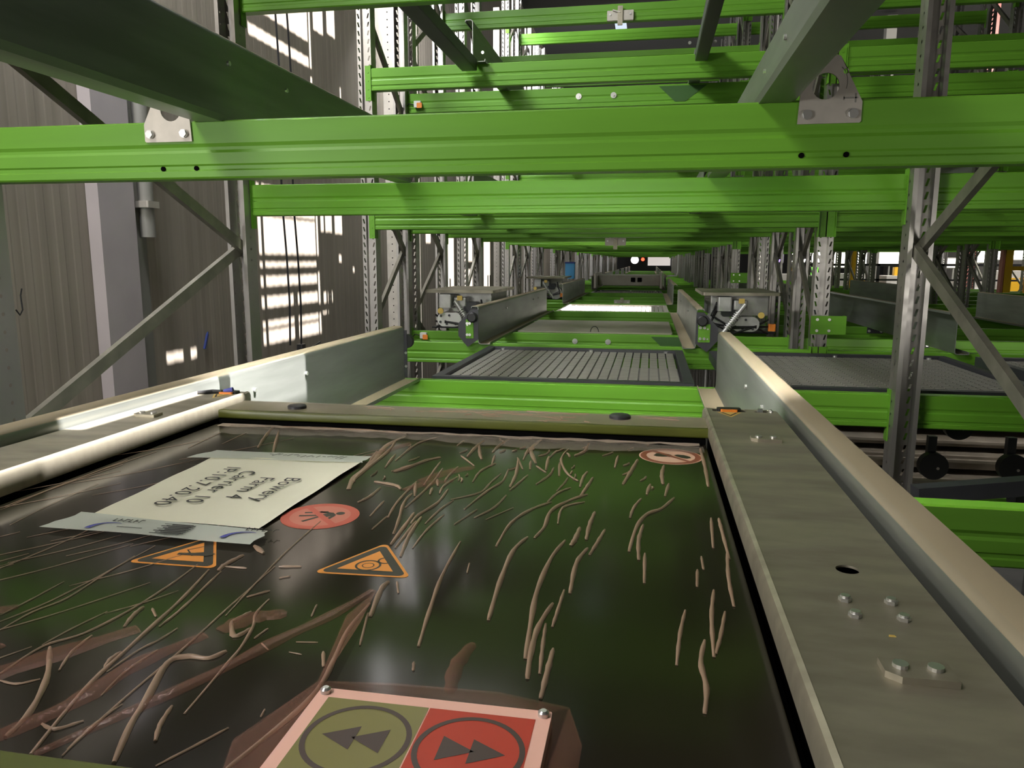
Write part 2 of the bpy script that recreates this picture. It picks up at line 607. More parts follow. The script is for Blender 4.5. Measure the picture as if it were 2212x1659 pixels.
def beam(bay, level, row):
    a, b = BAY[bay]
    rear = not (row == 0 or (row - 2) % 4 == 0)
    if rear not in BASE_BEAM:
        o = BASE_BEAM[rear] = make_beam(b - a, rear)
    else:
        o = copy_tree(BASE_BEAM[rear])
    o.location = ((a + b) / 2, rows[row], ZL[level] - BH)
    tag(o, 'green ribbed crossbeam %s in the %s, %s row back' % (TIER[level], BAYN[bay], ORD[row]), 'rack beam',
        'green crossbeams of the ' + BAYN[bay], 'thing')
    return o


plan = []
for lv, n in (('low', 34), ('over', 34), ('second', 18), ('third', 14), ('fourth', 10)):
    for r in range(n):
        if lv in ('third', 'fourth') and r < 3: continue
        plan.append((0, lv, r))
for lv, n in (('low', 18), ('over', 18), ('second', 18), ('third', 14), ('fourth', 14), ('below', 6)):
    for r in range(n):
        if lv in ('third', 'fourth') and r < 4: continue
        if lv == 'second' and r < 1: continue
        plan.append((1, lv, r))
for lv, n in (('low', 14), ('over', 14), ('second', 14), ('third', 14)):
    for r in range(2, n):
        plan.append((2, lv, r))
beams = {p: beam(*p) for p in plan}
b1 = beams[(0, 'over', 0)]
b1['label'] = 'large green crossbeam overhead nearest the carrier, with two steel brackets bolted on'
for X in (-1.181, -1.092, .305, .394):
    z = .2195 - (ZL['over'] - BH)
    MB().cyl((X + .4015, -.0006, z), (X + .4015, .003, z), .0058, 16).build('bolt_hole', M['void'], b1)

# ------------------------------------------------------------------ braced upright frames
PT = .0028
pl = [(-.028, .088), (-.045, .088), (-.045, 0), (-.018, 0), (-.013, .024), (.013, .024), (.018, 0), (.045, 0), (.045, .088), (.028, .088)]
PZ0, PZ1 = -3.5, 3.35


def post_mesh():
    pts = thick(pl, PT)
    return MB().prism(pts, 0, PZ1 - PZ0, 'z').build('post', M['post'])


POST = [None]


def frame(X, yf, yr, label, group, braces=True):
    t = thing('upright_frame', label, 'rack upright', (X, yf, PZ0), group)
    for k in range(2):
        if POST[0] is None:
            p = POST[0] = post_mesh()
        else:
            p = POST[0].copy(); COL.objects.link(p)
        p.parent = t
        p.location = (0, 0, 0) if k == 0 else (0, yr - yf, 0)
        p.rotation_euler = (0, 0, 0 if k == 0 else PI)
    if braces:
        d = yr - yf
        ya, yb = .05, d - .05
        half = .585 if d > 1.2 else .49
        z = .05 - 2 * half * 3
        while z < 3.0:
            for z0, z1, y0, y1 in ((z, z + half, yb, ya), (z + half, z + 2 * half, ya, yb)):
                if z0 > PZ0 + .1 and z1 < PZ1 - .1:
                    s = 1 if z1 > z0 and y0 == yb else -1
                    MB().bar((s * .012, y0, z0 - PZ0 - .0), (s * .012, y1, z1 - PZ0), .022, .045).build('brace', M['brace'], t)
            z += 2 * half
    return t


pairs = [(1.772, 3.23)]
for k in range(8):
    o = PERIOD * k
    pairs += [(4.770 + o, 5.53 + o), (5.64 + o, 6.57 + o), (7.25 + o, 7.98 + o)]
for i, (a, b) in enumerate(pairs):
    frame(-1.8085, a, b, 'galvanised braced upright frame beside the ribbed wall, %s one back' % ORD[i], 'upright frames along the wall')
for i, (a, b) in enumerate(pairs[:22]):
    frame(1.005, a, b, 'galvanised braced upright frame between carrier aisle and next aisle, %s one back' % ORD[i], 'upright frames between the aisles')
for i, (a, b) in enumerate(pairs[1:13]):
    frame(3.818, a, b, 'galvanised braced upright frame on far side of next aisle, %s one back' % ORD[i], 'upright frames beyond the next aisle')
for i, (a, b) in enumerate(pairs[2:11]):
    frame(6.63, a, b, 'galvanised braced upright frame on far side of far aisle, %s one back' % ORD[i], 'upright frames beyond the far aisle')

# perforated cable ducts against the wall
DUCT = []
for i, (X, Y) in enumerate(((-2.06, 5.95), (-2.25, 7.2), (-2.35, 8.5), (-2.3, 10.1), (-2.3, 11.4), (-2.4, 13.0), (-2.4, 15.5))):
    if not DUCT:
        o = MB().prism(thick([(-.03, .04), (-.045, .04), (-.045, 0), (.045, 0), (.045, .04), (.03, .04)], .002), -3.5, 3.6, 'z').build('cable_duct', M['galv_plain'])
        mbh = MB()
        for k in range(62):
            z = -1.3 + k * .055
            mbh.cyl((0, -.0008, z), (0, .001, z), .005, 8)
        hh = mbh.build('punched_holes', M['void'], o)
        DUCT.append(o)
    else:
        o = copy_tree(DUCT[0])
    o.location = (X, Y, 0)
    tag(o, 'tall pale perforated cable duct standing off the ribbed wall, %s from the carrier' % ORD[i], 'cable duct', 'cable ducts by the wall', 'thing')

# ------------------------------------------------------------------ guide rails
RT = .004


def rail_prof(s):
    """sheet profile in XZ, web inner face at x=0, top flange to the outside (s=-1: outside is -x)"""
    p = [(s * -.072, .012), (s * -.070, .0), (s * -.012, 0.0), (s * -.003, .004), (0, .014), (0, .222), (s * .003, .232), (s * .012, .238), (s * .046, .238), (s * .049, .226)]
    return thick(p, RT if s < 0 else -RT) if s < 0 else thick(p, -RT)


def rail(X, s, z, y0, y1, label, group, bumper=True, bolts=True):
    o = MB().prism(rail_prof(s), 0, y1 - y0, 'y').build('guide_rail', M['galv'], smooth=40)
    o.location = (X, y0, z + .001)
    tag(o, label, 'rail', group, 'thing')
    if bolts:
        for yy in (.95, 2.3, 2.62):
            if yy < y1 - y0:
                MB().cyl((0, yy, .17), (-s * .006, yy, .17), .0065, 8).build('bolt', M['bolt'], o)
    return o


def bumper(X, s, z, Y, end, label, i):
    """dark end stop plate with a round rubber buffer"""
    t = thing('end_stop', label, 'end stop', (X, Y, z), 'end stops on the guide rails')
    d = 1 if end else -1
    if end:
        out, bx = [(s * .03, -.02), (s * .03, .19), (s * -.012, .19), (s * -.012, -.02)], s * -.004
    else:
        out, bx = [(0, .0), (0, .19), (s * .045, .19), (s * .13, .10), (s * .13, .02), (s * .07, -.05)], s * .035
    MB().prism(out, 0, d * .006, 'y').build('stop_plate', M['darkgrey'], t)
    MB().cyl((bx, d * .006, .140), (bx, d * .035, .140), .032, 20).cyl((bx, d * .035, .140), (bx, d * .041, .140), .032, 20, 0, .025).build('rubber_buffer', M['black'], t, smooth=40)
    for zz in (.03, .09):
        MB().cyl((bx * 2, 0 if end else d * .006, zz), (bx * 2, -d * .005 if end else d * .011, zz), .006, 6).build('bolt', M['bolt'], t)
    return t


RSPAN = [(-.4, 3.2)] + [(4.70 + PERIOD * k, 7.95 + PERIOD * k) for k in range(8)]
SIDE = {-1: 'wall side', 1: 'far side'}
for k, (y0, y1) in enumerate(RSPAN):
    for X, s in ((RL, -1), (RR, 1)):
        rail(X, s, ZL['low'], y0, y1, 'galvanised guide rail at carrier height, aisle %s, %s length back' % (SIDE[s], ORD[k]), 'guide rails at carrier height')
    for X, s in ((-1.091, -1), (.287, 1)):
        rail(X, s, ZL['over'], y0, y1, 'grey guide rail on overhead beams, carrier aisle %s, %s length back' % (SIDE[s], ORD[k]), 'guide rails overhead')
    if 1 <= k <= 3:
        for X, s in ((-1.091, -1), (.287, 1)):
            rail(X, s, ZL['second'], y0, y1, 'grey guide rail on second tier up, carrier aisle %s, %s length back' % (SIDE[s], ORD[k]), 'guide rails two tiers up', bolts=False)
    if k <= 3:
        for X, s in ((1.735, -1), (3.083, 1)):
            rail(X, s, ZL['low'], y0, y1, 'dark guide rail at carrier height, %s of next aisle, %s length back' % (('near side', 'far side')[s > 0], ORD[k]), 'guide rails of the next aisle', bolts=False)
            if k: rail(X, s, ZL['over'], y0, y1, 'dark guide rail on overhead beams, %s of next aisle, %s length back' % (('near side', 'far side')[s > 0], ORD[k]), 'overhead guide rails of the next aisle', bolts=False)
bumper(RL, -1, ZL['low'] + .03, 3.204, True, 'black rubber end stop on the end of the wall side rail beside the carrier', 0)
bumper(RL, -1, ZL['low'] + .03, 4.694, False, 'dark end stop plate with round buffer before the second wall side rail', 1)
bumper(RR, 1, ZL['low'] + .03, 4.694, False, 'dark end stop plate before the second rail on the far side', 2)

# brackets that bolt the overhead rails to the first crossbeam


def bracket(cx, s, Y, zb, label, m, grp='rail brackets', mark=False):
    t = thing('rail_bracket', label, 'bracket', (cx, Y, zb), grp)
    out = [(0, -.05), (s * .122, -.05), (s * .125, -.047), (s * .125, -.008), (s * .078, .082), (s * .07, .085), (s * .004, .03)]
    MB().plate(out, [circ(s * .052, .024, .0265, 24), circ(s * .090, .052, .0055, 12)], -.004, 0, 'y').build('bracket_plate', m, t)
    if mark:
        mk = MB()
        mk.box(s * .088, s * .116, -.0046, -.004, -.002, .001).box(s * .110, s * .113, -.0046, -.004, -.010, .008).box(s * .088, s * .090, -.0046, -.004, -.005, .003)
        mk.tube([(s * (.052 + .042 * math.cos(a)), -.0042, .03 + .042 * math.sin(a)) for a in [x * .1 for x in range(-3, 9)]], .0008, 4)
        mk.build('engraved_mark', M['flash'], t)
    for bx in (.018, .108):
        b = MB().cyl((s * bx, -.004, -.032), (s * bx, -.010, -.032), .0100, 16)
        b.cyl((s * bx, -.010, -.032), (s * bx, -.014, -.032), .0095, 6)
        b.build('bolt', M['bolt'], t)
    return t


bracket(.292, 1, 1.7295, .332, 'steel bracket with a large round hole on the first overhead beam, far side', M['galv_plain'], mark=True)
bracket(-1.096, -1, 1.7295, .332, 'steel bracket bolted on the first overhead beam at the wall side rail', M['galv_plain'])
bracket(1.735, 1, 5.4795, ZL['low'] + .002, 'dark triangular bracket at the near side rail of the next aisle', M['darkgrey'])
bracket(1.735, 1, 6.5195, ZL['low'] + .002, 'dark triangular bracket deeper along the next aisle rail', M['darkgrey'])

# ------------------------------------------------------------------ the carrier under the camera
ZP = -.347                      # top of its glossy lid
CR = thing('shuttle_carrier', 'wide rail carrier with dark glossy lid wrapped in wrinkled film', 'carrier', (-.395, 0, 0))
CXO = -.395


def cpart(mb, name, m, parent=None, **k):
    """part of the carrier given in hall coordinates"""
    mb.v = [(x + .395, y, z) for x, y, z in mb.v]
    return mb.build(name, m, parent or CR, **k)


cpart(MB().box(-.930, .1265, -.5, 1.45, -.44, -.372), 'chassis', M['void'])  # made black to paint the shade in the seams beside the lid
cpart(MB().box(-.90, .114, 1.452, 1.566, -.372, -.3375), 'gap_shade', M['void'])  # added black box, paints the shade in the gap under the end bar
cpart(MB().rbox(-.905, .114, .408, 1.450, ZP - .02, ZP, .004), 'lid', M['plate'], smooth=30)
# end bars
eb = MB().prism(rrect(1.459, 1.572, -.3365, -.318, .004, 3), -.905, .119, 'x')
bar_o = cpart(eb, 'end_bar', M['olive'], smooth=40)
cpart(MB().prism(rrect(.25, .402, -.365, -.330, .004, 3), -.905, .119, 'x'), 'end_bar', M['olive'], smooth=40)
for X, Y, r, nm in ((-.748, 1.51, .020, 'pad'), (-.052, 1.535, .022, 'pad')):
    p = cpart(MB().cyl((X, Y, -.318), (X, Y, -.3125), r, 24).cyl((X, Y, -.3125), (X, Y, -.3105), r, 24, 0, r - .003), 'rubber_pad', M['darkgrey'], bar_o, smooth=40)


def cover(x0, x1, side):
    """bent sheet cover along the side of the carrier"""
    y0, y1 = -.45, 1.632
    inn, out = (x0, x1) if side > 0 else (x1, x0)
    s = side
    n = 6
    r = .020
    outl = []
    # plan outline with a rounded outer far corner
    outl += [(inn, y0), (inn, y1)]
    for i in range(n + 1):
        a = math.radians(90 - 90 * i / n)
        outl.append((out - s * r + s * r * math.cos(a), y1 - r + r * math.sin(a)))
    outl.append((out, y0))
    hl = []
    if side > 0:
        hl = [circ(.2065, .778, .0115, 20), rrect(.137, .205, 1.600, 1.622, .004, 2), rrect(.222, .248, 1.603, 1.622, .002, 2)]
        top = MB().plate(outl, hl, -.3115, -.309, 'z')
    else:
        hl = [rrect(-1.005, -.942, 1.598, 1.622, .004, 2)]
        top = MB().plate(outl, hl, -.3115, -.309, 'z')
    # rolled inner edge and skirts
    e = [(inn, -.309), (inn - s * .004, -.3105), (inn - s * .0065, -.315), (inn - s * .007, -.332 if s > 0 else -.343)]
    top.prism(thick(e, .002 * (1 if s < 0 else -1)), y0, y1, 'y')
    top.box(min(inn, out), max(inn, out), y1 - .002, y1, -.345, -.3105)
    top.box(out - .001, out + .001, y0, y1 - r, -.36, -.310)
    o = cpart(top, 'side_cover', M['galv_cover'], smooth=35)
    under = cpart(MB().box(min(inn, out) + .004, max(inn, out) - .004, y0, y1 - .004, -.40, -.335), 'inner_box', M['void'], o)  # black box painting the shade below the skirt
    return o


cr = cover(.127, .268, 1)
cl = cover(-1.056, -.934, -1)


def sensor(x, y, o, s=1):
    cpart(MB().rbox(x - .024, x + .024, y - .006, y + .014, -.318, -.3035, .005), 'sensor_housing', M['black'], o)
    cpart(MB().rbox(x - .017, x + .017, y - .013, y - .006, -.315, -.3045, .003), 'reflector', M['orange'], o)
    lab = MB().add([(x - .026, y - .016, -.3087), (x + .024, y - .015, -.3087), (x - .001, y - .066, -.3087)], [(0, 1, 2)])
    lb = cpart(lab, 'warning_label', M['yellowlabel'], o)
    mk = MB().add([(x - .019, y - .020, -.3085), (x + .017, y - .019, -.3085), (x - .001, y - .056, -.3085)], [(0, 1, 2)])
    mk.add([(x - .013, y - .023, -.3083), (x + .011, y - .0225, -.3083), (x - .001, y - .047, -.3083)], [(0, 1, 2)], 1)
    cpart(mk, 'printed_mark', [M['ink'], M['yellowlabel']], o)


sensor(.170, 1.608, cr)
sensor(-.968, 1.606, cl)
cpart(MB().cyl((.228, 1.613, -.314), (.238, 1.613, -.314), .011, 20), 'roller', M['bolt'], cr, smooth=40)
for x, y in ((.255, 1.618), (.255, 1.606)):
    cpart(MB().cyl((x, y, -.309), (x, y, -.3055), .0035, 10), 'screw', M['bolt'], cr)
cpart(MB().cyl((-.975, 1.602, -.306), (-.955, 1.607, -.301), .007, 12), 'cable_plug', M['blueink'], cl)
cpart(MB().tube([(-1.03, 1.58, -.306), (-1.0, 1.595, -.304), (-.98, 1.60, -.305)], .005, 8), 'cable', M['black'], cl)
# bolts and little mounting plates on the covers
for x, y in ((.186, .702), (.226, .703), (.187, .670), (.227, .670)):
    cpart(MB().cyl((x, y, -.309), (x, y, -.3055), .0058, 6).cyl((x, y, -.3055), (x, y, -.3035), .0042, 12), 'bolt', M['bolt'], cr)


def clamp(x, y, o, w=.050, d=.028):
    pl = [(x - w / 2 + .010, y - d / 2), (x + w / 2, y - d / 2), (x + w / 2, y + d / 2), (x - w / 2, y + d / 2), (x - w / 2, y - d / 2 + .008)]
    p = cpart(MB().prism(pl, -.309, -.3035, 'z'), 'clamp_plate', M['galv_cover'], o)
    for dx in (-.012, .013):
        cpart(MB().cyl((x + dx, y + .002, -.3035), (x + dx, y + .002, -.3005), .0058, 12), 'bolt', M['bolt'], p)


clamp(.208, .575, cr)
clamp(.207, 1.345, cr)
clamp(-.985, 1.335, cl)
cpart(MB().prism([(.205, .636), (.211, .636), (.2105, .639), (.206, .639)], -.309, -.3086), 'paint_fleck', M['yellowlabel'], cr)

# stickers on the lid --------------------------------------------------------
e0 = ZP + .0003


def poly(mb, pts, lv, mi):
    z = e0 + .0002 * lv
    mb.add([(x, y, z) for x, y in pts], [tuple(range(len(pts)))], mi)


def rot(pts, a, cx, cy):
    c, s_ = math.cos(a), math.sin(a)
    return [(cx + x * c - y * s_, cy + x * s_ + y * c) for x, y in pts]


def ring(mb, cx, cy, r0, r1, lv, mi, n=40):
    z = e0 + .0002 * lv
    vs = [(cx + r * math.cos(2 * PI * i / n), cy + r * math.sin(2 * PI * i / n), z) for r in (r0, r1) for i in range(n)]
    mb.add(vs, [(i, (i + 1) % n, n + (i + 1) % n, n + i) for i in range(n)], mi)


def strip(mb, a, b, wd, lv, mi):
    a, b = Vector(a), Vector(b)
    d = (b - a).normalized() * wd / 2
    q = Vector((-d.y, d.x))
    poly(mb, [tuple(a + q), tuple(b + q), tuple(b - q), tuple(a - q)], lv, mi)


# no stepping
cx, cy = .046, 1.352
mb = MB()
poly(mb, circ(cx, cy, .0560, 40), 0, 0)
ring(mb, cx, cy, .043, .0535, 1, 1)
shoe = [(-.030, -.006), (-.024, -.012), (-.012, -.012), (-.004, -.008), (0, -.010), (.002, .004), (-.004, .010), (-.014, .013), (-.026, .010)]
poly(mb, rot(shoe, -.1, cx, cy + .004), 2, 2)
sole = [(.006, .006), (.012, .012), (.024, .010), (.034, .0), (.036, -.010), (.028, -.015), (.018, -.010), (.010, -.002)]
poly(mb, rot(sole, .0, cx, cy + .002), 2, 2)
strip(mb, (cx - .031, cy + .033), (cx + .031, cy - .033), .008, 3, 1)
cpart(mb, 'no_stepping_sticker', [M['stick_cream'], M['stick_brown'], M['stick_dark']])
# no entry for persons
cx, cy = -.436, .935
mb = MB()
poly(mb, circ(cx, cy, .0530, 40), 0, 3)
ring(mb, cx, cy, .041, .0505, 1, 1)
poly(mb, circ(cx, cy, .041, 40), 1, 0)
A = -.9
poly(mb, rot(circ(.004, .027, .0062, 14), A, cx, cy), 2, 2)
poly(mb, rot([(-.004, .019), (.008, .020), (.010, .006), (.004, -.004), (-.004, -.002)], A, cx, cy), 2, 2)
for p in (((.002, .0), (.012, -.028)), ((-.002, -.002), (-.013, -.026)), ((-.002, .016), (-.016, .004)), ((.008, .017), (.018, .006)), ((-.010, .014), (-.022, -.016))):
    q = rot(p, A, cx, cy)
    strip(mb, q[0], q[1], .0052, 2, 2)
strip(mb, (cx - .030, cy + .030), (cx + .030, cy - .030), .009, 3, 1)
cpart(mb, 'no_entry_sticker', [M['stick_red2'], M['stick_red'], M['stick_dark'], M['stick_red']])


def tri(cx, cy, a, r=.066):
    def T(rr):
        p = []
        for k in range(3):
            aa = math.radians(90 + 120 * k)
            c = (rr - .012) * math.cos(aa), (rr - .012) * math.sin(aa)
            for i in range(5):
                b = aa + math.radians(-60 + 30 * i)
                p.append((c[0] + .006 * math.cos(b), c[1] + .006 * math.sin(b)))
        return rot(p, a, cx, cy)
    mb = MB()
    poly(mb, T(r), 0, 0)
    poly(mb, T(r - .007), 1, 1)
    poly(mb, rot([((r - .028) * math.cos(math.radians(90 + 120 * k)), (r - .028) * math.sin(math.radians(90 + 120 * k))) for k in range(3)], a, cx, cy), 2, 0)
    return mb


t1 = tri(-.309, .789, .05)
ring(t1, -.309, .783, .0125, .0150, 3, 1)
ring(t1, -.294, .800, .0070, .0092, 3, 1)
ring(t1, -.309, .783, .0060, .0072, 3, 1, 16)
cpart(t1, 'roller_warning_sticker', [M['stick_orange'], M['stick_dark']])
t2 = tri(-.534, .776, .02)
ring(t2, -.525, .788, .014, .0165, 3, 1, 4)
poly(t2, [(-.540, .772), (-.505, .774), (-.500, .782), (-.512, .786), (-.525, .781)], 4, 1)
strip(t2, (-.545, .775), (-.512, .780), .006, 3, 1)
cpart(t2, 'crush_warning_sticker', [M['stick_orange'], M['stick_dark']])

# raised control panel with direction buttons
z1 = -.336
SGX0, SGX1, SGY0, SGY1 = -.2475, -.0625, .404, .521
sg = cpart(MB().rbox(SGX0, SGX1, SGY0, SGY1, ZP, z1, .002), 'button_panel', M['sign_pink'])


def flat(mb, pts, lv, mi=0):
    mb.add([(x, y, z1 + .0002 + .0002 * lv) for x, y in pts], [tuple(range(len(pts)))], mi)


mid = (SGX0 + SGX1) / 2
for x0, x1, mm, nm, s in ((SGX0 + .011, mid - .0005, 'sign_green', 'green_button_field', -1), (mid + .0005, SGX1 - .011, 'sign_red', 'red_button_field', 1)):
    mb = MB()
    flat(mb, [(x0, SGY0), (x1, SGY0), (x1, SGY1 - .012), (x0, SGY1 - .012)], 0, 0)
    cx, cy = (x0 + x1) / 2, SGY1 - .012 - .045
    n = 48
    for r0, r1 in ((.0355, .0395),):
        vs = [(cx + r * math.cos(2 * PI * i / n), cy + r * math.sin(2 * PI * i / n), z1 + .0004) for r in (r0, r1) for i in range(n)]
        mb.add(vs, [(i, (i + 1) % n, n + (i + 1) % n, n + i) for i in range(n)], 1)
    for dx in (-.0135, .0085) if s < 0 else (-.0085, .0135):
        flat(mb, [(cx + dx - s * .0125, cy - .0135), (cx + dx - s * .0125, cy + .0135), (cx + dx + s * .0125, cy)], 1, 1)
    cpart(mb, nm, [M[mm], M['sign_dark']], sg)
for x in (SGX0 + .006, SGX1 - .006):
    cpart(MB().cyl((x, SGY1 - .006, z1), (x, SGY1 - .006, z1 + .003), .0042, 14).cyl((x, SGY1 - .006, z1 + .003), (x, SGY1 - .006, z1 + .0045), .0042, 14, 0, .0025), 'screw', M['bolt'], sg, smooth=40)

# wrinkled protective film ----------------------------------------------------
def ridge(mb, pts, wd, hgt, z=ZP + .0006, mi=0):
    P = [Vector((x, y, 0)) for x, y in pts]
    # resample smoothly (Catmull-Rom)
    out = []
    for i in range(len(P) - 1):
        p0, p1, p2, p3 = P[max(i - 1, 0)], P[i], P[i + 1], P[min(i + 2, len(P) - 1)]
        for k in range(5):
            t = k / 5
            out.append(.5 * ((2 * p1) + (p2 - p0) * t + (2 * p0 - 5 * p1 + 4 * p2 - p3) * t * t + (3 * p1 - p0 - 3 * p2 + p3) * t ** 3))
    out.append(P[-1])
    n = len(out)
    vs = []
    for i, p in enumerate(out):
        d = (out[min(i + 1, n - 1)] - out[max(i - 1, 0)]).normalized()
        q = Vector((-d.y, d.x, 0))
        u = i / (n - 1)
        ww = wd * (.22 + .78 * math.sin(PI * min(1, max(0, .06 + u * .88))) ** .5) * (1 + .15 * math.sin(u * 23 + wd * 900))
        for a, hh in ((-.5, 0), (-.3, .75), (0, 1), (.3, .75), (.5, 0)):
            vs.append(p + q * (a * ww) + Vector((0, 0, z + hh * hgt * ww / wd)))
    fs = [(i * 5 + k, i * 5 + k + 1, (i + 1) * 5 + k + 1, (i + 1) * 5 + k) for i in range(n - 1) for k in range(4)]
    fs += [(0, 1, 2, 3, 4), tuple((n - 1) * 5 + k for k in (4, 3, 2, 1, 0))]
    mb.add(vs, fs, mi)


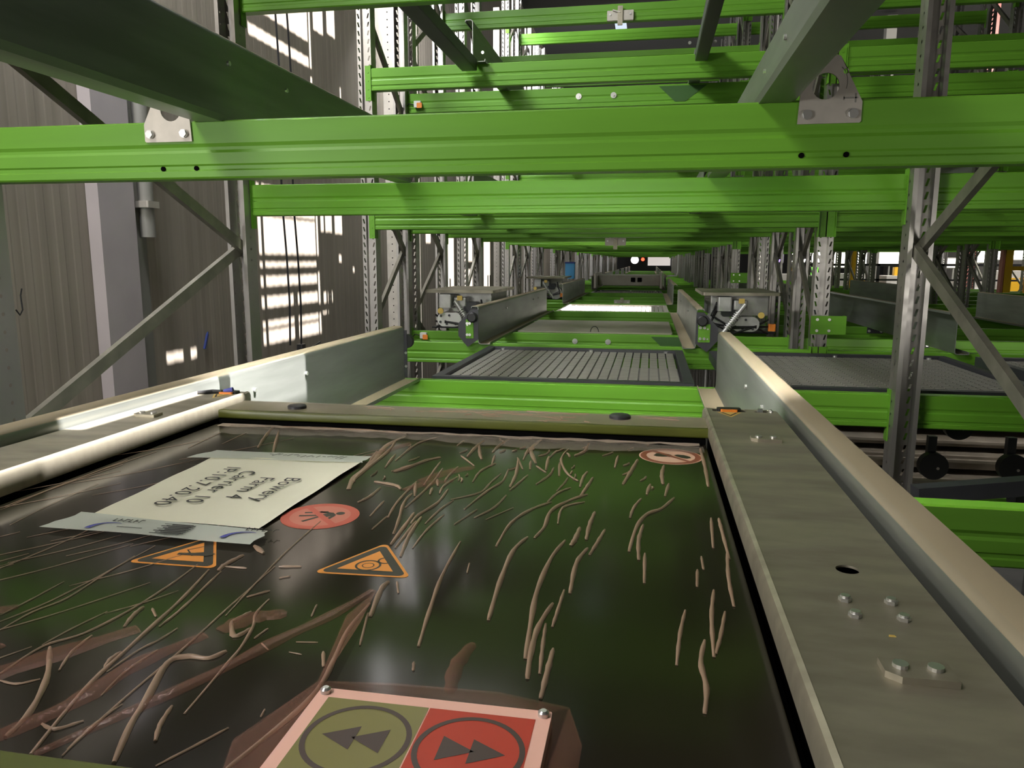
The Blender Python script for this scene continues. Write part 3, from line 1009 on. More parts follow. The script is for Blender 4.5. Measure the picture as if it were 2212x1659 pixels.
STROKES = [(3.6,[-223,876,-218,773,-207,684,-197,616]),
(4.7,[-143,906,-153,856,-151,763,-145,677]),
(4.5,[-95,903,-105,843,-108,754,-104,685,-98,612]),
(4.5,[-88,725,-95,676,-95,627,-91,580]),
(3.1,[-89,680,-86,638,-82,590]),
(4.4,[-65,883,-74,834,-73,752]),
(3.1,[-80,759,-81,707,-82,675]),
(4.0,[-48,952,-54,908,-61,862]),
(4.7,[-66,1020,-69,967,-69,911]),
(5.4,[-81,952,-83,908,-86,888]),
(4.4,[-83,1099,-108,1061,-127,1012,-127,950,-134,905]),
(3.8,[-131,1053,-155,1014,-173,954,-176,868]),
(3.2,[-111,1128,-127,1099,-137,1052]),
(3.0,[-84,1062,-112,1030,-111,963]),
(4.5,[-81,1190,-87,1133,-92,1089]),
(4.0,[-93,1223,-97,1187,-97,1135]),
(2.8,[-121,1182,-123,1153,-130,1107]),
(3.5,[-151,1238,-152,1191,-166,1136]),
(4.3,[-169,1308,-162,1220]),
(4.7,[-219,1281,-207,1186,-204,1115]),
(3.3,[-225,1214,-221,1144,-234,1088,-248,997]),
(3.3,[-187,1185,-195,1131,-201,1098]),
(2.7,[-232,1186,-238,1132,-244,1077,-278,1037]),
(3.5,[-253,1246,-268,1195,-267,1131]),
(3.7,[-266,1302,-257,1229]),
(3.4,[-312,1213,-313,1156,-311,1123]),
(3.2,[-298,1154,-306,1101,-302,1062]),
(3.9,[-295,1085,-293,1019,-304,964,-304,927]),
(3.2,[-335,1198,-329,1124,-329,1053,-332,989]),
(3.8,[-343,1054,-341,1010,-325,940,-314,886]),
(4.4,[-313,970,-308,903,-305,850]),
(4.3,[-298,955,-292,881,-281,816]),
(2.7,[-270,971,-276,909,-275,844]),
(2.9,[-273,1034,-281,991,-285,930]),
(3.4,[-350,1239,-345,1180,-338,1099]),
(5.3,[-309,1406,-313,1350,-312,1281]),
(5.1,[-309,1364,-294,1303,-283,1269]),
(4.7,[-263,1429,-272,1371,-274,1319]),
(6.6,[-201,1434,-208,1384,-207,1345,-185,1259]),
(3.9,[-214,1369,-210,1277]),
(5.4,[-106,1423,-109,1357,-124,1323]),
(3.7,[-140,1370,-145,1319,-142,1273,-123,1202,-103,1166]),
(5.5,[-12,1315,-21,1242,-32,1161]),
(5.4,[33,1284,29,1230,30,1173]),
(5.1,[108,1417,106,1287,99,1172]),
(4.0,[119,1406,113,1299]),
(4.4,[45,1106,26,1052,5,1022,-8,966,-15,881]),
(4.1,[1,980,-4,923,-3,857]),
(3.3,[4,879,4,792]),
(4.5,[10,1169,5,1115]),
(3.6,[-3,1093,-13,1048,-17,1004]),
(3.9,[39,1179,32,1112]),
(3.0,[45,734,38,683,33,625]),
(3.5,[77,788,70,724,66,645]),
(3.1,[84,738,76,690,68,651]),
(3.9,[60,675,54,634,56,594,52,556]),
(3.6,[105,904,96,827,94,751]),
(3.8,[128,1024,119,983,111,878]),
(3.3,[92,1024,86,911]),
(2.5,[70,881,70,841]),
(2.8,[63,840,60,793]),
(4.1,[-76,634,-76,596,-76,553]),
(4.9,[-271,745,-272,723,-261,663]),
(2.2,[-262,747,-251,719]),
(2.3,[-193,589,-189,575]),
(1.9,[-196,811,-192,783]),
(3.7,[-196,1274,-189,1220]),
(3.0,[-182,1243,-160,1205]),
(3.6,[-145,1272,-136,1189]),
(3.8,[-47,1338,-49,1257]),
(3.0,[-202,1072,-208,1012,-226,965]),
(2.4,[-230,1000,-246,934]),
(3.1,[-325,1285,-286,1223]),
(1.9,[-181,1017,-209,961]),
(3.2,[-160,1354,-168,1291]),
(3.4,[-347,1399,-350,1357]),
(3.1,[-223,1292,-201,1218]),
(3.0,[-118,1223,-119,1203]),
(4.2,[-353,1105,-335,1043]),
(3.8,[-326,1134,-315,1099]),
(3.7,[-321,1089,-315,1055]),
(2.9,[-372,1012,-368,945]),
(2.3,[-345,950,-347,896]),
(4.2,[-444,1275,-432,1185]),
(5.3,[-358,1267,-377,1240,-398,1181,-409,1163]),
(3.9,[-406,1416,-429,1355,-429,1230]),
(3.4,[-482,739,-468,671,-461,622,-453,558,-444,497,-422,419]),
(2.6,[-466,737,-454,650,-452,607]),
(2.4,[-503,750,-500,690,-503,629,-513,582,-532,553,-532,507]),
(1.9,[-591,759,-589,705,-585,645,-595,612,-596,573]),
(1.4,[-523,626,-531,589,-535,556]),
(2.0,[-413,761,-410,686,-407,622,-404,562,-404,505,-401,443,-399,422]),
(2.0,[-433,607,-436,583,-442,564,-445,526]),
(2.6,[-378,681,-375,649,-364,623,-355,586,-351,551,-344,483]),
(5.1,[-364,576,-372,562,-392,561,-403,547,-385,494,-376,464,-358,422]),
(3.2,[-360,491,-354,468,-345,449]),
(2.0,[-301,473,-311,453,-327,424]),
(4.3,[-525,554,-489,510,-463,463,-456,433]),
(3.2,[-456,558,-456,543,-449,528]),
(1.6,[-426,567,-430,531,-425,494]),
(3.7,[-494,642,-492,624,-485,601]),
(2.5,[-483,640,-468,625]),
(2.7,[-387,700,-403,681]),
(2.1,[-348,622,-351,602]),
(1.4,[-328,585,-340,595]),
(2.0,[-324,678,-318,653]),
(3.8,[-272,691,-272,633,-264,584,-258,547,-259,508,-269,463,-277,430]),
(2.2,[-266,670,-250,608]),
(2.8,[-278,591,-267,567]),
(1.6,[-619,681,-619,635,-621,600]),
(1.6,[-400,486,-403,459,-401,429]),
(2.7,[-414,461,-427,448,-442,452]),
(4.2,[-390,629,-371,602,-364,620]),
(2.8,[-382,652,-387,636,-390,629]),
(2.4,[-503,580,-499,550,-487,521]),
(1.2,[-310,603,-290,606]),
(1.1,[-308,585,-295,583]),
(1.5,[-286,500,-284,490]),
(2.0,[-492,506,-505,496,-523,498]),
(1.9,[-850,1374,-840,1248]),
(2.0,[-798,1384,-794,1286]),
(8.4,[-472,1412,-482,1330,-465,1197,-460,1116,-445,1057]),
(5.3,[-771,1443,-739,1344,-712,1272]),
(5.2,[-742,1412,-664,1238]),
(4.8,[-479,1377,-464,1290,-458,1128,-452,1096]),
(5.3,[-420,1102,-381,1089,-366,1072]),
(4.0,[-400,1075,-400,1027,-407,999]),
(2.0,[-921,1149,-909,1066,-903,942,-900,889]),
(1.7,[-718,1057,-716,923,-707,797,-717,698]),
(1.7,[-588,793,-591,701,-597,633,-610,588]),
(4.7,[-389,1211,-409,1171]),
(5.5,[-468,815,-445,795]),
(5.2,[-466,785,-471,755,-470,739]),
(2.9,[-442,750,-468,750]),
(3.4,[-408,761,-383,766]),
(2.2,[-393,732,-383,739]),
(3.5,[-355,1115,-351,1009,-342,944]),
(4.0,[-310,935,-307,865]),
(3.5,[-300,937,-296,841]),
(1.9,[-426,913,-420,793,-402,639]),
(5.5,[-484,1286,-469,1209]),
(6.4,[-756,1455,-586,1451,-476,1436]),
(1.5,[-614,1098,-620,1034,-641,991]),
(1.3,[-842,1013,-835,901,-823,824]),
(1.6,[-743,1120,-748,1010]),
(1.7,[-880,1211,-902,1078]),
(1.5,[-880,1119,-891,983,-886,875])]
fm = MB()
for wd, c in STROKES:
    pts = [(c[i] / 1000, c[i + 1] / 1000) for i in range(0, len(c), 2)]
    pts = [(min(max(x, -.893), .102), min(max(y, .412), 1.447)) for x, y in pts]
    wide = wd > 6.5
    wd *= 1.3
    ridge(fm, pts, wd / 1000, min(.0035, wd / 1000 * .42) * (.5 if wide else 1), mi=0)
rg = random.Random(3)
for i in range(40):        # small curls near the far edge of the lid
    x, y = rg.uniform(-.45, .08), 1.12 + .32 * rg.random() ** .7
    if (x - .046) ** 2 + (y - 1.34) ** 2 < .085 ** 2: continue
    a = rg.uniform(-.7, .4)
    l = rg.uniform(.012, .035)
    ridge(fm, [(x, y), (x + math.sin(a) * l * .5 + .002, y - l * .5), (x + math.sin(a) * l, y - l)], rg.uniform(.0025, .0045), .002)
for i in range(30):        # fine parallel creases on the wall side
    x, y = rg.uniform(-.86, -.45), rg.uniform(.55, 1.4)
    l = rg.uniform(.06, .2)
    ridge(fm, [(x, y), (x - l * .3, y - l * .55), (x - l * .65, y - l)], .0018, .0007)
film = cpart(fm, 'film_wrinkles', M['pinkfilm'], smooth=50)
film['kind'] = 'stuff'
# tented film around the panel and the loose flaps
tent = MB()
tent.add([(-.2475, .521, z1), (-.0625, .521, z1), (-.052, .545, ZP + .001), (-.11, .556, ZP + .001), (-.20, .553, ZP + .001), (-.262, .545, ZP + .001)], [(0, 1, 2, 3, 4, 5)])
tent.add([(-.0625, .521, z1), (-.0625, .404, z1), (-.040, .404, ZP + .001), (-.038, .50, ZP + .001), (-.052, .545, ZP + .001)], [(0, 1, 2, 3, 4)])
tent.add([(-.2475, .521, z1), (-.2475, .404, z1), (-.272, .404, ZP + .001), (-.290, .46, ZP + .001), (-.262, .545, ZP + .001)], [(0, 1, 2, 3, 4)])
tent.add([(-.250, .521, z1), (-.262, .545, ZP + .001), (-.285, .66, ZP + .001), (-.276, .72, ZP + .001), (-.262, .64, ZP + .006)], [(0, 1, 2, 3, 4)])
cpart(tent, 'film_tent', M['filmwide'])
fl = MB()
for wd, q in ((.030, [(-.47, .60), (-.52, .53), (-.56, .47), (-.60, .42)]), (.022, [(-.40, .60), (-.43, .54), (-.44, .48), (-.47, .42)]), (.018, [(-.57, .55), (-.585, .50), (-.60, .43)]),
              (.026, [(-.345, .655), (-.375, .64), (-.39, .61)]), (.020, [(-.445, 1.36), (-.47, 1.29), (-.50, 1.22), (-.53, 1.15)]), 
              (.026, [(-.285, 1.215), (-.32, 1.18), (-.35, 1.12)]), (.022, [(-.30, 1.13), (-.335, 1.11), (-.36, 1.07)]), (.016, [(-.28, .72), (-.30, .66), (-.33, .60), (-.36, .53), (-.42, .42)]),
              (.020, [(-.62, .62), (-.68, .56), (-.74, .52)]), (.014, [(-.15, .55), (-.155, .59), (-.15, .63)])):
    ridge(fl, q, wd, .003, z=ZP + .0004)
cpart(fl, 'film_flaps', M['filmwide'])['kind'] = 'stuff'
fe = MB()
rg = random.Random(5)
xs = [-.89 + i * .0248 for i in range(41)]
a = [(x, 1.449, ZP + .0015 + rg.uniform(0, .002)) for x in xs]
b = [(x, 1.432 + rg.uniform(-.010, .006), ZP + .0012 + rg.uniform(0, .003)) for x in xs]
fe.add(a + b, [(i, i + 1, 41 + i + 1, 41 + i) for i in range(40)])
cpart(fe, 'film_edge_and_sheen', M['filmpale'])
ff = MB()  # pale strip that paints the bright wall's reflection onto the lid
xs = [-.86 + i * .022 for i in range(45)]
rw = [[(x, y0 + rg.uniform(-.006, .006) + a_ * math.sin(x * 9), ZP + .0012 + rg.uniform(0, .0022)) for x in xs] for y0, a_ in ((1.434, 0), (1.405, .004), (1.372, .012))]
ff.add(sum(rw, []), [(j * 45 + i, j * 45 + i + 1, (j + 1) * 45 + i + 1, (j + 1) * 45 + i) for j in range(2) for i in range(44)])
cpart(ff, 'film_edge_and_sheen', film_mat('painted_wall_sheen', (.62, .54, .46), .26, .35))
be = MB()
xs = [-.905 + i * .0256 for i in range(41)]
r3 = random.Random(9)
c_ = [[(x, yy, zz + r3.uniform(0, .0012)) for x in xs] for yy, zz in ((1.572, -.3177), (1.54, -.3177), (1.50, -.3177), (1.466, -.3177))]
be.add(sum(c_, []), [(j * 41 + i, j * 41 + i + 1, (j + 1) * 41 + i + 1, (j + 1) * 41 + i) for j in range(3) for i in range(40)])
bf = cpart(be, 'bar_film', film_mat('clear_bar_film', (.62, .54, .42), .45, .22), bar_o)
rb = MB()
for i in range(26):
    x = r3.uniform(-.55, .1); y = r3.uniform(1.47, 1.55)
    ridge(rb, [(x, y), (x + r3.uniform(-.05, .05), y + r3.uniform(-.02, .02)), (x + r3.uniform(-.08, .1), y + r3.uniform(-.015, .02))], .002, .0012, z=-.3168)
cpart(rb, 'film_crease', M['pinkfilm'], bar_o)['kind'] = 'stuff'

# note taped on the lid ------------------------------------------------------
NT = thing('paper_notice', 'printed paper notice taped with clear tape onto the dark carrier lid', 'notice', (-.615, 1.035, ZP))
NT0 = Vector(NT.location)


def npart(mb, name, m, parent=None, **k):
    mb.v = [tuple(Vector(p) - NT0) for p in mb.v]
    return mb.build(name, m, parent or NT, **k)


def warped(c00, c10, c11, c01, nx, ny, z, amp, seed, jag=0):
    r = random.Random(seed)
    vs = []
    for j in range(ny + 1):
        for i in range(nx + 1):
            u, v = i / nx, j / ny
            x = (c00[0] * (1 - u) + c10[0] * u) * (1 - v) + (c01[0] * (1 - u) + c11[0] * u) * v
            y = (c00[1] * (1 - u) + c10[1] * u) * (1 - v) + (c01[1] * (1 - u) + c11[1] * u) * v
            if jag and i in (0, nx):
                x += r.uniform(-jag, jag)
            zz = z + amp * (1 + math.sin(u * 9 + v * 3 + seed)) * .5 + amp * .5 * math.sin(v * 14 + u * 4)
            vs.append((x, y, max(zz, ZP + .0008)))
    fs = [(j * (nx + 1) + i, j * (nx + 1) + i + 1, (j + 1) * (nx + 1) + i + 1, (j + 1) * (nx + 1) + i) for j in range(ny) for i in range(nx)]
    return MB().add(vs, fs)


npart(warped((-.738, .863), (-.490, .866), (-.480, 1.208), (-.752, 1.200), 20, 24, ZP + .0035, .0012, 2), 'sheet', M['paper'], smooth=60)
npart(warped((-.768, .815), (-.466, .807), (-.469, .855), (-.757, .874), 26, 5, ZP + .0052, .001, 4, .004), 'tape_strip', M['tape'], smooth=60)
npart(warped((-.792, 1.166), (-.476, 1.190), (-.477, 1.236), (-.763, 1.221), 26, 5, ZP + .0052, .001, 6, .004), 'tape_strip', M['tape'], smooth=60)
for txt, X in (('Bowery', -.557), ('Farm 4', -.599), ('Carrier 10', -.645), ('IP:10.7.20.40', -.684)):
    cu = bpy.data.curves.new('t', 'FONT')
    cu.body = txt
    cu.size = .036
    cu.align_x = 'CENTER'
    cu.space_character = 1.08
    tmp = bpy.data.objects.new('t', cu)
    COL.objects.link(tmp)
    dg = bpy.context.evaluated_depsgraph_get()
    me = bpy.data.meshes.new_from_object(tmp.evaluated_get(dg))
    bpy.data.objects.remove(tmp)
    me.materials.clear()
    me.materials.append(M['ink'])
    o = bpy.data.objects.new('text_line', me)
    COL.objects.link(o)
    o.parent = NT
    o.location = (X - NT0.x, 1.022 - NT0.y, .0062)
    o.rotation_euler = (0, 0, -PI / 2)
pr = MB()
zt = ZP + .0072
for X in (-.690, -.500):       # blue swoosh and scribbled print on the tape
    n = 10
    vs = []
    for i in range(n + 1):
        a = math.radians(190 - 120 * i / n)
        wv = .0055 * (1 - i / n) + .0010
        for r in (.020 - wv / 2, .020 + wv / 2):
            vs.append((X + .012 + r * 1.25 * math.cos(a), .822 + r * math.sin(a), zt))
    pr.add(vs, [(2 * i, 2 * i + 1, 2 * i + 3, 2 * i + 2) for i in range(n)], 1)
    for i in range(6):
        x = X + .002 + i * .0075
        pr.box(x, x + .0012, .847, .857, zt, zt + .0002, 0).box(x, x + .005, .847 + (i % 3) * .004, .8485 + (i % 3) * .004, zt, zt + .0002, 0)
for i in range(13):
    y = .817 + i * .0027
    pr.box(-.613 + .006 * (i % 3), -.572 + .004 * (i % 2), y, y + .0011 * (1 + i % 2), zt, zt + .0002, 0)
pr.box(-.668, -.632, .829, .8302, zt, zt + .0002, 0)
npart(pr, 'tape_print', [M['ink'], M['blueink']])
r4 = random.Random(2)
pr = MB()
for i in range(16):
    x = -.655 + i * .009
    pr.bar((x, 1.205 + r4.uniform(-.006, .006), zt), (x + r4.uniform(.003, .008), 1.215 + r4.uniform(-.008, .006), zt), .0012, .0003)
npart(pr, 'tape_print', M['ink'])

# ------------------------------------------------------------------ walkway gratings between the rails
def walkway(x0, x1, y0, y1, ztop, label, group, bars=True, light=False):
    t = thing('grating_platform', label, 'walkway grating', ((x0 + x1) / 2, (y0 + y1) / 2, ztop), group)
    a, b = (x1 - x0) / 2, (y1 - y0) / 2
    f = MB()
    fw = .045
    f.box(-a, a, -b, -b + fw, -.05, 0).box(-a, a, b - fw, b, -.05, 0).box(-a, -a + fw, -b + fw, b - fw, -.05, 0).box(a - fw, a, -b + fw, b - fw, -.05, 0)
    f.build('platform_frame', M['darkgrey'] if not light else M['galv_plain'], t)
    g = MB()
    n = int((2 * a - 2 * fw) / .046)
    for i in range(n):
        x = -a + fw + .006 + i * (2 * a - 2 * fw - .012) / n
        g.box(x, x + .040, -b + fw, b - fw, -.030, -.016)
    g.build('grating', M['grate'], t)
    for sx in (-a + .1, a - .1, 0.05):
        MB().cyl((sx, b - fw - .01, -.016), (sx, b - fw - .01, -.006), .012, 10).build('fixing_bolt', M['bolt'], t)
    return t


walkway(-.985, .205, 3.36, 4.64, -.53, 'dark framed metal grating walkway just beyond the carrier', 'walkway gratings')
walkway(.36, 1.66, 3.36, 4.64, -.53, 'dark framed grating walkway between carrier aisle and next aisle', 'walkway gratings')
walkway(1.82, 3.0, 3.36, 4.64, -.53, 'dark framed grating walkway inside the next aisle', 'walkway gratings')
walkway(-.985, .205, 8.12, 9.38, -.53, 'pale sunlit grating walkway deeper in the carrier aisle', 'walkway gratings', light=True)
walkway(-.985, .205, 12.9, 14.1, -.53, 'narrow dark grating walkway far back in the carrier aisle', 'walkway gratings')
walkway(1.82, 3.0, 8.12, 9.38, -.53, 'dark grating walkway farther back in the next aisle', 'walkway gratings')
# bare dark frames that carry the walkways of the tiers above
for zt, nm in ((ZL['second'], 'second tier up'), (ZL['over'], 'overhead tier')):
    t = thing('walkway_frame', 'bare dark steel walkway frame on the %s, seen from below' % nm, 'frame', (-.40, 4.0, zt), 'bare walkway frames')
    for x0, x1 in ((-.76, -.665), (.615, .685)):
        MB().rbox(x0, x1, -.68, .692, -.055, .012, .006, ax='y').build('stringer', M['darkgrey'], t)
    MB().rbox(.65, .69, -.665, 1.0, .0125, .058, .006, ax='x').build('cross_bar', M['darkgrey'], t)
    for bx in (-.62, .58, .72):
        MB().cyl((bx, .65, .035), (bx, .644, .035), .009, 8).build('bolt', M['bolt'], t)

# ------------------------------------------------------------------ dusty cover sheet on the second rail length
cs = thing('cover_sheet', 'dusty flat metal sheet lying between rails behind the first walkway', 'metal sheet', (-.39, 6.1, -.52))
MB().rbox(-.57, .56, -.55, .55, -.004, .004, .01).build('sheet', M['sheet'], cs)
hd = MB().tube([(.0 + .03 * math.cos(a), -.53, .03 * math.sin(a) * 1.5) for a in [PI * i / 10 for i in range(11)]], .003, 6)
hd.build('wire_handle', M['black'], cs)
# ring-headed bolts on the 5.5 m crossbeams
for lv, zz in (('low', -.055), ('second', -.06)):
    pb = beams[(0, lv, 3)]
    for x in (-.125, .115):
        MB().cyl((x, 0, BH + zz), (x, -.006, BH + zz), .020, 20).cyl((x, -.006, BH + zz), (x, -.012, BH + zz), .009, 6).build('flange_bolt', M['bolt'], pb)
    MB().prism([(.42, BH - .012), (.53, BH - .115), (.60, BH - .115), (.74, BH - .012)], -.0015, .001, 'y').build('notch_patch', M['darkgreen'], pb)  # thin dark green patch in place of a cut-out

# ------------------------------------------------------------------ small fittings on beams
def reflector(x, y, z, label):
    t = thing('sensor_reflector', label, 'sensor', (x, y, z), 'orange reflectors on the beams')
    MB().rbox(-.028, .022, -.03, 0, .0, .045, .004, ax='y').build('housing', M['white'], t)
    MB().rbox(-.005, .034, -.038, -.03, -.006, .030, .006, ax='y').build('lens', M['orange'], t)
    MB().tube([(-.028, -.01, .02), (-.07, -.012, .03), (-.10, -.01, .0), (-.14, -.008, .01)], .004, 6).build('cable', M['black'], t)


reflector(-1.665, 5.5, ZL['low'] - .055, 'orange reflector on low green beam by the wall, beyond the carrier')
reflector(-1.68, 5.5, ZL['second'] - .10, 'orange reflector on high green beam by the wall')


def latch(x, y, z, label):
    t = thing('beam_latch', label, 'latch', (x, y, z), 'grey latches on the beams')
    MB().rbox(-.105, .105, -.03, 0, -.075, 0, .005, ax='y').build('latch_plate', M['galv_plain'], t)
    MB().rbox(-.02, .02, -.045, -.03, -.115, .03, .004, ax='y').build('latch_bar', M['galv_cover'], t)
    MB().bar((-.06, -.04, .0), (.0, -.04, -.02), .01, .02).build('lever', M['galv_plain'], t)
    for bx in (-.08, .08):
        MB().cyl((bx, -.03, -.03), (bx, -.036, -.03), .009, 8).build('bolt', M['bolt'], t)


latch(-.30, 6.54, ZL['third'] - .06, 'grey latch fixed to a green beam high above the walkway')
latch(-.36, 7.95, ZL['over'] - .10, 'grey latch under the green overhead beams in mid aisle')
latch(-.36, 10.25, ZL['low'] + .01, 'grey latch on a low green beam deep in the aisle')

# ------------------------------------------------------------------ drive units beside the second rail length
def drive_unit(x, y, z, s, label):
    t = thing('drive_unit', label, 'drive unit', (x, y, z), 'drive units beside the rails')
    MB().rbox(-.27, .27, -.35, .55, .27, .292, .02).build('top_plate', M['galv_cover'], t)
    MB().rbox(-.20, .22, -.18, .45, .12, .27, .012).build('housing', M['alu'], t)
    gm = M['white'] if s > 0 else M['alu']
    g = MB().prism(rrect(-.115, .075, -.05, .055, .05, 6), -.34, -.15, 'y')
    go = g.build('gearbox', gm, t, smooth=30)
    go.location = (-.06 * s, 0, .065)
    for bx, bz in ((-.085, .03), (-.09, -.015), (-.02, .035), (.03, -.03), (-.04, -.03)):
        MB().cyl((bx, -.34, bz), (bx, -.348, bz), .009, 8).build('bolt', M['darkgrey'], go)
    MB().prism(circ(.14 * s, .07, .085, 24), -.30, -.10, 'y').build('motor', M['alu'], t, smooth=30)
    mo = MB()
    p, q = Vector((-.03 * s, -.36, .21)), Vector((.12 * s, -.38, .0))
    mo.cyl(p, q, .016, 14)
    for k in range(9):
        c = p.lerp(q, .30 + .06 * k)
        mo.cyl(c, c + (q - p).normalized() * .009, .026, 16)
    mo.build('cable_connector', M['alu'], t, smooth=30)
    MB().rbox(-.05, .05, -.33, -.2, .17, .235, .015).build('terminal_box', M['alu'], t)
    MB().rbox(.08 * s - .05, .08 * s + .05, -.32, -.2, .12, .20, .02, ax='y').build('brake_cover', M['darkgrey'], t)
    MB().rbox(-.015, .025, -.352, -.34, .215, .25, .004, ax='y').build('paper_label', M['yellowlabel'], t)
    MB().rbox(-.16, -.06, -.36, -.24, .16, .26, .012).build('junction_box', M['alu'], t)
    MB().cyl((-.14 * s, -.36, .135), (-.14 * s, -.375, .135), .022, 18).build('indicator_cap', M['yellowlabel'], t)
    for k in range(3):
        r = random.Random(k + int(x * 10))
        pts = [(.16 * s, -.30, .22 - .03 * k), (.2 * s, -.34, .1 + r.uniform(-.05, .05)), (.05 * s, -.36, .02 + r.uniform(-.03, .03)), (-.1 * s, -.34, .05), (-.2 * s, -.30, -.0 + .05 * k)]
        MB().tube(pts, .008, 6).build('cable', M['black'], t)
    MB().rbox(-.26, .26, -.2, .5, -.01, .0, .01).build('base_plate', M['darkgrey'], t)
    MB().rbox(.20, .25, -.33, -.29, .02, .07, .008).build('orange_plug', M['orange'], t)
    return t


drive_unit(-1.42, 5.95, ZL['low'] + .012, 1, 'grey geared drive unit with cables, by the wall side rail')
drive_unit(.64, 5.95, ZL['low'] + .012, -1, 'dark geared drive unit with cables, between the two aisles')
drive_unit(-1.42, 10.8, ZL['low'] + .012, 1, 'smaller looking grey drive unit deep along the wall side rail')

# green corner brackets on posts
def gbox(x, y, z, w_, hh, label):
    t = thing('bolted_bracket', label, 'bracket', (x, y, z), 'green bolted brackets')
    MB().rbox(-w_ / 2, w_ / 2, -.006, 0, -hh / 2, hh / 2, .004, ax='y').box(w_ / 2 - .006, w_ / 2, 0, .06, -hh / 2, hh / 2).build('bracket_plate', M['green'], t)
    for bx in (-w_ * .32, w_ * .02):
        for bz in (-.3 * hh, .3 * hh):
            MB().cyl((bx, -.006, bz), (bx, -.012, bz), .009, 8).build('bolt', M['bolt'], t)


gbox(1.05, 4.762, -.375, .20, .11, 'green bracket with four bolts on the slotted post between the aisles')
gbox(1.05, 9.512, -.20, .20, .12, 'small bright green bracket with four bolts on a distant post')
gbox(.33, 4.69, -.43, .07, .11, 'small green bracket beside the far side end stop')
gbox(-1.12, 4.69, -.43, .05, .12, 'small green bracket beside the wall side end stop')

# ------------------------------------------------------------------ hanging cables and small things near the wall
def hang(x, y, z0, z1, label):
    t = thing('hanging_cable', label, 'cable', (x, y, z1), 'thin cables hanging in front of the wall')
    pts = [(0.012 * math.sin(i * 1.3), 0, -(z1 - z0) * i / 12) for i in range(13)]
    MB().tube(pts, .0075, 6).build('cord', M['black'], t)
    return t


hang(-2.6, 5.18, -.62, 3.3, 'thin dark cable hanging before the sunlit wall patch, nearer one')
c2 = hang(-2.6, 5.36, -.66, 3.3, 'thin dark cable with a small box at its end, before the sunlit patch')
MB().rbox(-.025, .025, -.03, .03, -4.06, -3.93, .008).build('cable_box', M['black'], c2)
MB().tube([(0, .02, -4.0), (.0, .12, -3.985), (0, .25, -3.965), (0, .34, -3.95)], .008, 6).build('side_lead', M['black'], c2)
pn = thing('blue_streak', 'dark blue streak on the ribbed wall near a white light patch', 'streak', (WX + .02, 5.02, -.585))
MB().bar((0, -.02, -.055), (0, .03, .05), .014, .016).build('streak_bar', M['navy'], pn)  # slanting dark blue bars against the wall
MB().bar((0, .03, .05), (0, .036, .065), .010, .010).build('streak_tip', M['navy'], pn)
wp = thing('wall_pipe', 'short grey pipe clamped beside the pale wall trim', 'pipe', (WX + .09, 4.36, .3))
MB().cyl((0, 0, -.16), (0, 0, 1.2), .045, 16).build('pipe', M['flash'], wp, smooth=40)
MB().rbox(-.055, .055, -.06, .06, .02, .06, .01).build('clamp', M['galv_plain'], wp)
hk = thing('wire_hook', 'thin dark wire hook on the first wall side post', 'hook', (-1.76, 1.86, -.12))
MB().tube([(.0, 0, -.02), (.012, 0, -.035), (.022, .0, -.02), (.020, 0, .02), (.026, 0, .04)], .0022, 6).build('wire', M['black'], hk)

# blue bin far along the wall side rail
bx = thing('blue_bin', 'small bright blue bin standing by the wall side rail far back', 'bin', (-1.25, 12.1, -.28))
MB().rbox(-.075, .075, -.06, .06, 0, .26, .01).build('bin_body', M['blue'], bx)
MB().rbox(-.08, .08, -.065, .065, .24, .262, .01).build('bin_rim', M['navy'], bx)

# a second carrier parked deep in the aisle
pc = thing('parked_carrier', 'grey carrier parked deep in the aisle with two dark openings', 'carrier', (-.39, 14.3, ZL['low'] + .02))
MB().rbox(-.56, .56, 0, 1.2, .05, .24, .01, ax='x').build('carrier_body', M['sheet'], pc)
for sx in (-1, 1):
    MB().rbox(sx * .585 - .02, sx * .585 + .02, -.5, 1.2, .02, .28, .01).build('side_arm', M['galv_plain'], pc)
for dx in (.08, .20):
    MB().rbox(dx - .04, dx + .04, -.012, .0, .12, .20, .01, ax='y').build('dark_opening', M['void'], pc)
MB().tube([(.70, -.1, .24), (.86, -.1, .24), (.88, -.1, .30), (.88, -.1, .62)], .014, 8).build('bent_tube', M['white'], pc)

# ------------------------------------------------------------------ trays, wheels and a frame on the tier below the next aisle
for i, (y0, z, t_) in enumerate(((5.3, -.96, .05), (5.2, -1.06, .045), (5.1, -1.16, .045), (5.0, -1.28, .09), (4.9, -1.36, .05), (5.3, -.86, .03))):
    o = thing('plant_tray', 'long brown grey tray on the tier below, %s of the stack from the top' % ORD[[1, 2, 3, 4, 5, 0][i]], 'tray', (2.5, y0, z), 'stacked trays below the next aisle')
    MB().rbox(-1.42, 1.24, 0, .9, 0, t_, .008, ax='x').build('tray_body', M['tray'], o)
    MB().rbox(-1.42, 1.24, -.03, .0, t_ * .5, t_ * .5 + .025, .006, ax='x').build('tray_lip', M['tray'], o)
for i, (x, y, z, r) in enumerate(((1.592, 4.45, -1.13, .076), (1.998, 4.45, -1.12, .076), (1.76, 4.6, -.93, .076))):
    t = thing('carrier_wheel', ('black wheel below the green beam, beside the upright', 'black wheel below the green beam, farther from the upright', 'black wheel tucked just under the green beam')[i], 'wheel', (x, y, z), 'black wheels on the tier below')
    MB().cyl((0, 0, 0), (0, .05, 0), r, 32).build('tyre', M['black'], t, smooth=40)
    MB().cyl((.02, -.004, -.01), (.02, 0, -.01), .008, 10).build('hub_pin', M['galv_plain'], t)
    MB().box(-.022, .022, .051, .09, -.01, .16).build('wheel_fork', M['darkgrey'], t)
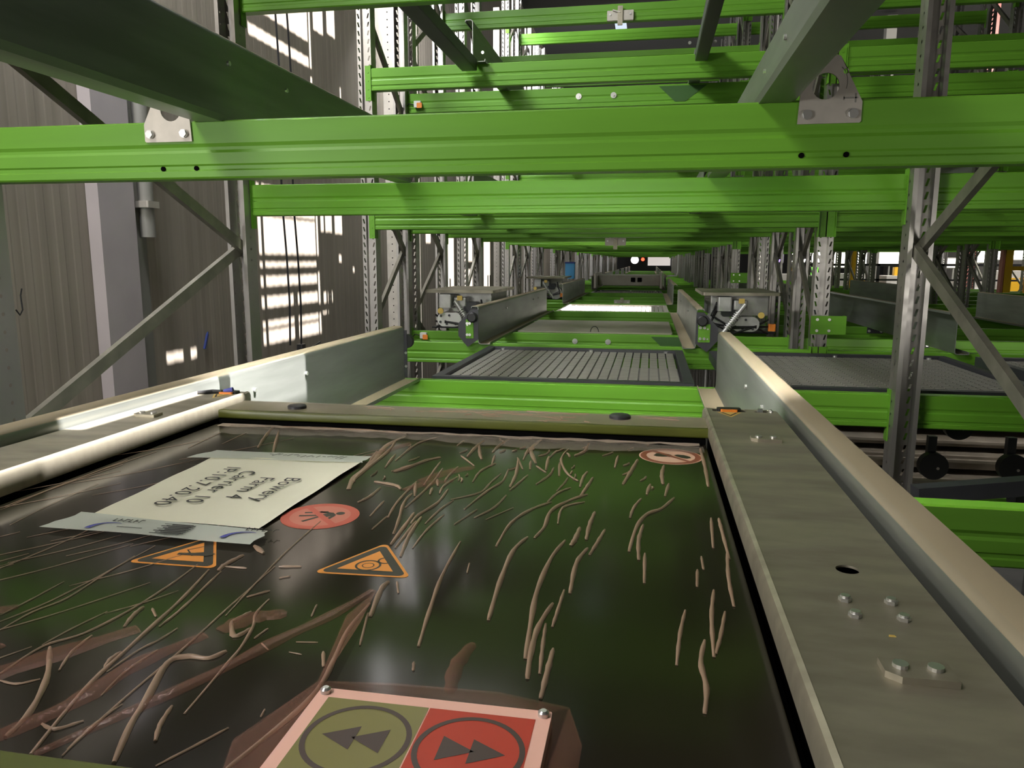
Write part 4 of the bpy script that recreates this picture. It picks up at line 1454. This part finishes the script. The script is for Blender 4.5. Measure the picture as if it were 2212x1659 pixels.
o = MB().bar((0, 0, 0), (1.7, .25, .16), .06, .055, xdir=(0, 1, 0)).bar((.35, .1, -.03), (1.8, .4, .09), .05, .03, xdir=(0, 1, 0)).build('brace_bar', M['darkgrey'])
o.location = (.93, 2.75, -.80)
tag(o, 'dark sloping bar on the tier below beside the right hand rail'.replace('right hand', 'far side'), 'brace', None, 'thing')

# ------------------------------------------------------------------ what shows between the racks of the bright hall beyond
def gantry(x, y, label):
    t = thing('safety_gantry', label, 'gantry', (x, y, -3.5))
    MB().rbox(-.06, .06, -.06, .06, 0, 4.6, .01).build('gantry_post', M['yellow'], t)
    MB().rbox(.30, .40, -.06, .06, 0, 4.6, .01).build('gantry_post', M['yellow'], t)
    for z in (2.0, 3.35, 4.3):
        MB().box(.06, .30, -.04, .04, z, z + .07).build('cross_rail', M['yellow'], t)
    MB().box(-.11, -.07, -.06, .06, 2.6, 4.4).build('red_edge_strip', M['pink'], t)


gantry(6.05, 14.5, 'yellow double post safety gantry in the bright hall beyond')
t = thing('warning_post', 'single yellow post seen between two uprights', 'post', (4.05, 16.5, -3.5))
MB().rbox(-.05, .05, -.05, .05, 2.9, 4.0, .01).build('yellow_sleeve', M['yellow'], t)
MB().cyl((0, 0, 0), (0, 0, 2.9), .03, 12).build('post_tube', M['darkgrey'], t)
for i, (x, y, m_) in enumerate(((7.1, 19.0, 'pink'), (8.3, 22.5, 'flash'), (5.6, 21.0, 'hallwall'))):
    o = MB().rbox(-.12, .12, -.12, .12, -3.5, 5.9, .01).build('hall_column', M[m_])
    o.location = (x, y, 0)
    tag(o, ('faded red square column in the hall beyond', 'grey square column beside the yellow gantry far off', 'pale square column in the hall beyond')[i], 'column', 'columns of the hall beyond', 'thing')
rl = thing('guard_railing', 'dark horizontal guard railing across the bright hall beyond', 'railing', (7.0, 18.0, -.30))
MB().box(-3.5, 3.5, -.02, .02, .20, .25).build('top_rail', M['black'], rl)
MB().box(-3.5, 3.5, -.02, .02, -.12, -.08).build('low_rail', M['black'], rl)
for k in range(6):
    MB().box(-3.4 + k * 1.3, -3.34 + k * 1.3, -.02, .02, -3.2, .25).build('railing_post', M['darkgrey'], rl)
r5 = random.Random(11)
for i in range(9):
    x, y = 4.4 + i * .95, 24.5 + r5.uniform(-.5, 2.5)
    t = thing('hall_machine', 'pale machine cabinet in the bright hall, %s from the carrier aisle' % ORD[i], 'machine', (x, y, -3.5), 'machines in the hall beyond')
    hh = 3.0 + r5.uniform(-.2, .35)
    MB().rbox(-.42, .42, -.5, .5, 0, hh, .02).build('cabinet', M['hallwall'], t)
    MB().rbox(-.30, .30, -.52, -.5, hh - .7, hh - .2, .02, ax='y').build('panel', M[('flash', 'white', 'yellow', 'white')[i % 4]], t)
    MB().rbox(-.1, .1, -.1, .1, hh, hh + .25, .02).build('beacon', M[('yellow', 'greenlight', 'white')[i % 3]], t)
for i, (x, y, z, w_, hh, m_) in enumerate(((4.3, 27.5, .22, .30, .5, 'lampviolet'), (5.2, 27.5, .25, .9, .55, 'lamp'), (6.3, 27.6, .05, .5, .5, 'lampsoft'), (7.0, 27.5, .30, .55, .75, 'lamp'), (7.9, 27.6, .1, .7, .45, 'lampsoft'),
                                           (8.9, 27.5, .32, 1.0, .42, 'lamp'), (9.9, 27.6, -.05, .7, .3, 'lampsoft'), (10.6, 27.5, .28, .5, .6, 'lamp'), (11.5, 27.5, .30, .9, .45, 'lamp'), (12.6, 27.6, .2, .7, .5, 'lampsoft'))):
    t = thing('lit_panel', 'glowing panel light in the hall beyond, %s across from the carrier aisle' % ORD[i], 'light', (x, y, z), 'lights in the hall beyond')
    MB().rbox(-w_ / 2, w_ / 2, -.03, 0, -hh / 2, hh / 2, .02, ax='y').build('diffuser', M[m_], t)
    MB().rbox(-w_ / 2 - .03, w_ / 2 + .03, .001, .05, -hh / 2 - .03, hh / 2 + .03, .02, ax='y').build('light_housing', M['flash'], t)
    MB().cyl((0, .03, -3.5 - z), (0, .03, -hh / 2), .03, 8).build('stand', M['flash'], t)
cv = thing('conveyor', 'low pale conveyor bed in the hall beyond the yellow gantry', 'conveyor', (9.35, 20.2, -3.5))
MB().rbox(-2.4, 2.4, -.5, .5, 2.35, 2.75, .02, ax='x').build('conveyor_bed', M['hallwall'], cv)
for k in (-2.2, 0, 2.2):
    MB().box(k - .05, k + .05, -.4, .4, 0, 2.35).build('leg', M['flash'], cv)
# lamps at the far end of the carrier aisle
t = thing('end_lamp', 'round white lamp glowing at the far end of the carrier aisle', 'light', (-.85, 42.0, .05))
MB().cyl((0, 0, 0), (0, .1, 0), .20, 24).build('lamp_glass', M['lamp'], t)
MB().cyl((0, .1, 0), (0, .2, 0), .23, 24).build('lamp_housing', M['darkgrey'], t)
t = thing('signal_lamp', 'small red signal lamp beside the white end lamp', 'light', (-.42, 42.0, .08))
MB().cyl((0, 0, 0), (0, .08, 0), .09, 16).build('lamp_glass', M['redlight'], t)
MB().cyl((0, .08, 0), (0, .16, 0), .11, 16).build('lamp_housing', M['darkgrey'], t)
t = thing('signal_lamp', 'small red signal lamp on a post between the aisles', 'light', (1.1, 11.6, .20))
MB().cyl((0, 0, 0), (0, .03, 0), .022, 14).build('lamp_glass', M['redlight'], t)
MB().cyl((0, .031, 0), (0, .08, 0), .028, 14).build('lamp_housing', M['darkgrey'], t)
MB().cyl((0, .055, -3.7), (0, .055, -.02), .012, 8).build('stand', M['darkgrey'], t)
t = thing('signal_lamp', 'small green signal lamp between the aisles', 'light', (1.55, 10.9, .17))
MB().cyl((0, 0, 0), (0, .03, 0), .022, 14).build('lamp_glass', M['greenlight'], t)
MB().cyl((0, .031, 0), (0, .08, 0), .028, 14).build('lamp_housing', M['darkgrey'], t)
MB().cyl((0, .055, -3.7), (0, .055, -.02), .012, 8).build('stand', M['darkgrey'], t)
t = thing('backlit_board', 'pale lit panel closing the far end of the carrier aisle', 'panel', (.55, 42.4, .0))
MB().rbox(-.7, .5, 0, .06, -.25, .25, .02, ax='y').build('board_face', M['lampdim'], t)
MB().rbox(-.75, .75, .06, .1, -.3, .3, .02, ax='y').build('board_back', M['darkgrey'], t)
for i, (x, y) in enumerate(((1.30, 9.5), (1.45, 9.7))):
    t = thing('tube_light', 'upright white tube light by the green bracket, %s one' % ('nearer', 'farther')[i], 'light', (x, y, -.1), 'upright tube lights')
    MB().cyl((0, 0, -.12), (0, 0, .18), .014, 12).build('tube', M['lamp'], t)
    MB().box(-.02, .02, .015, .03, -.14, .20).build('tube_holder', M['galv_plain'], t)
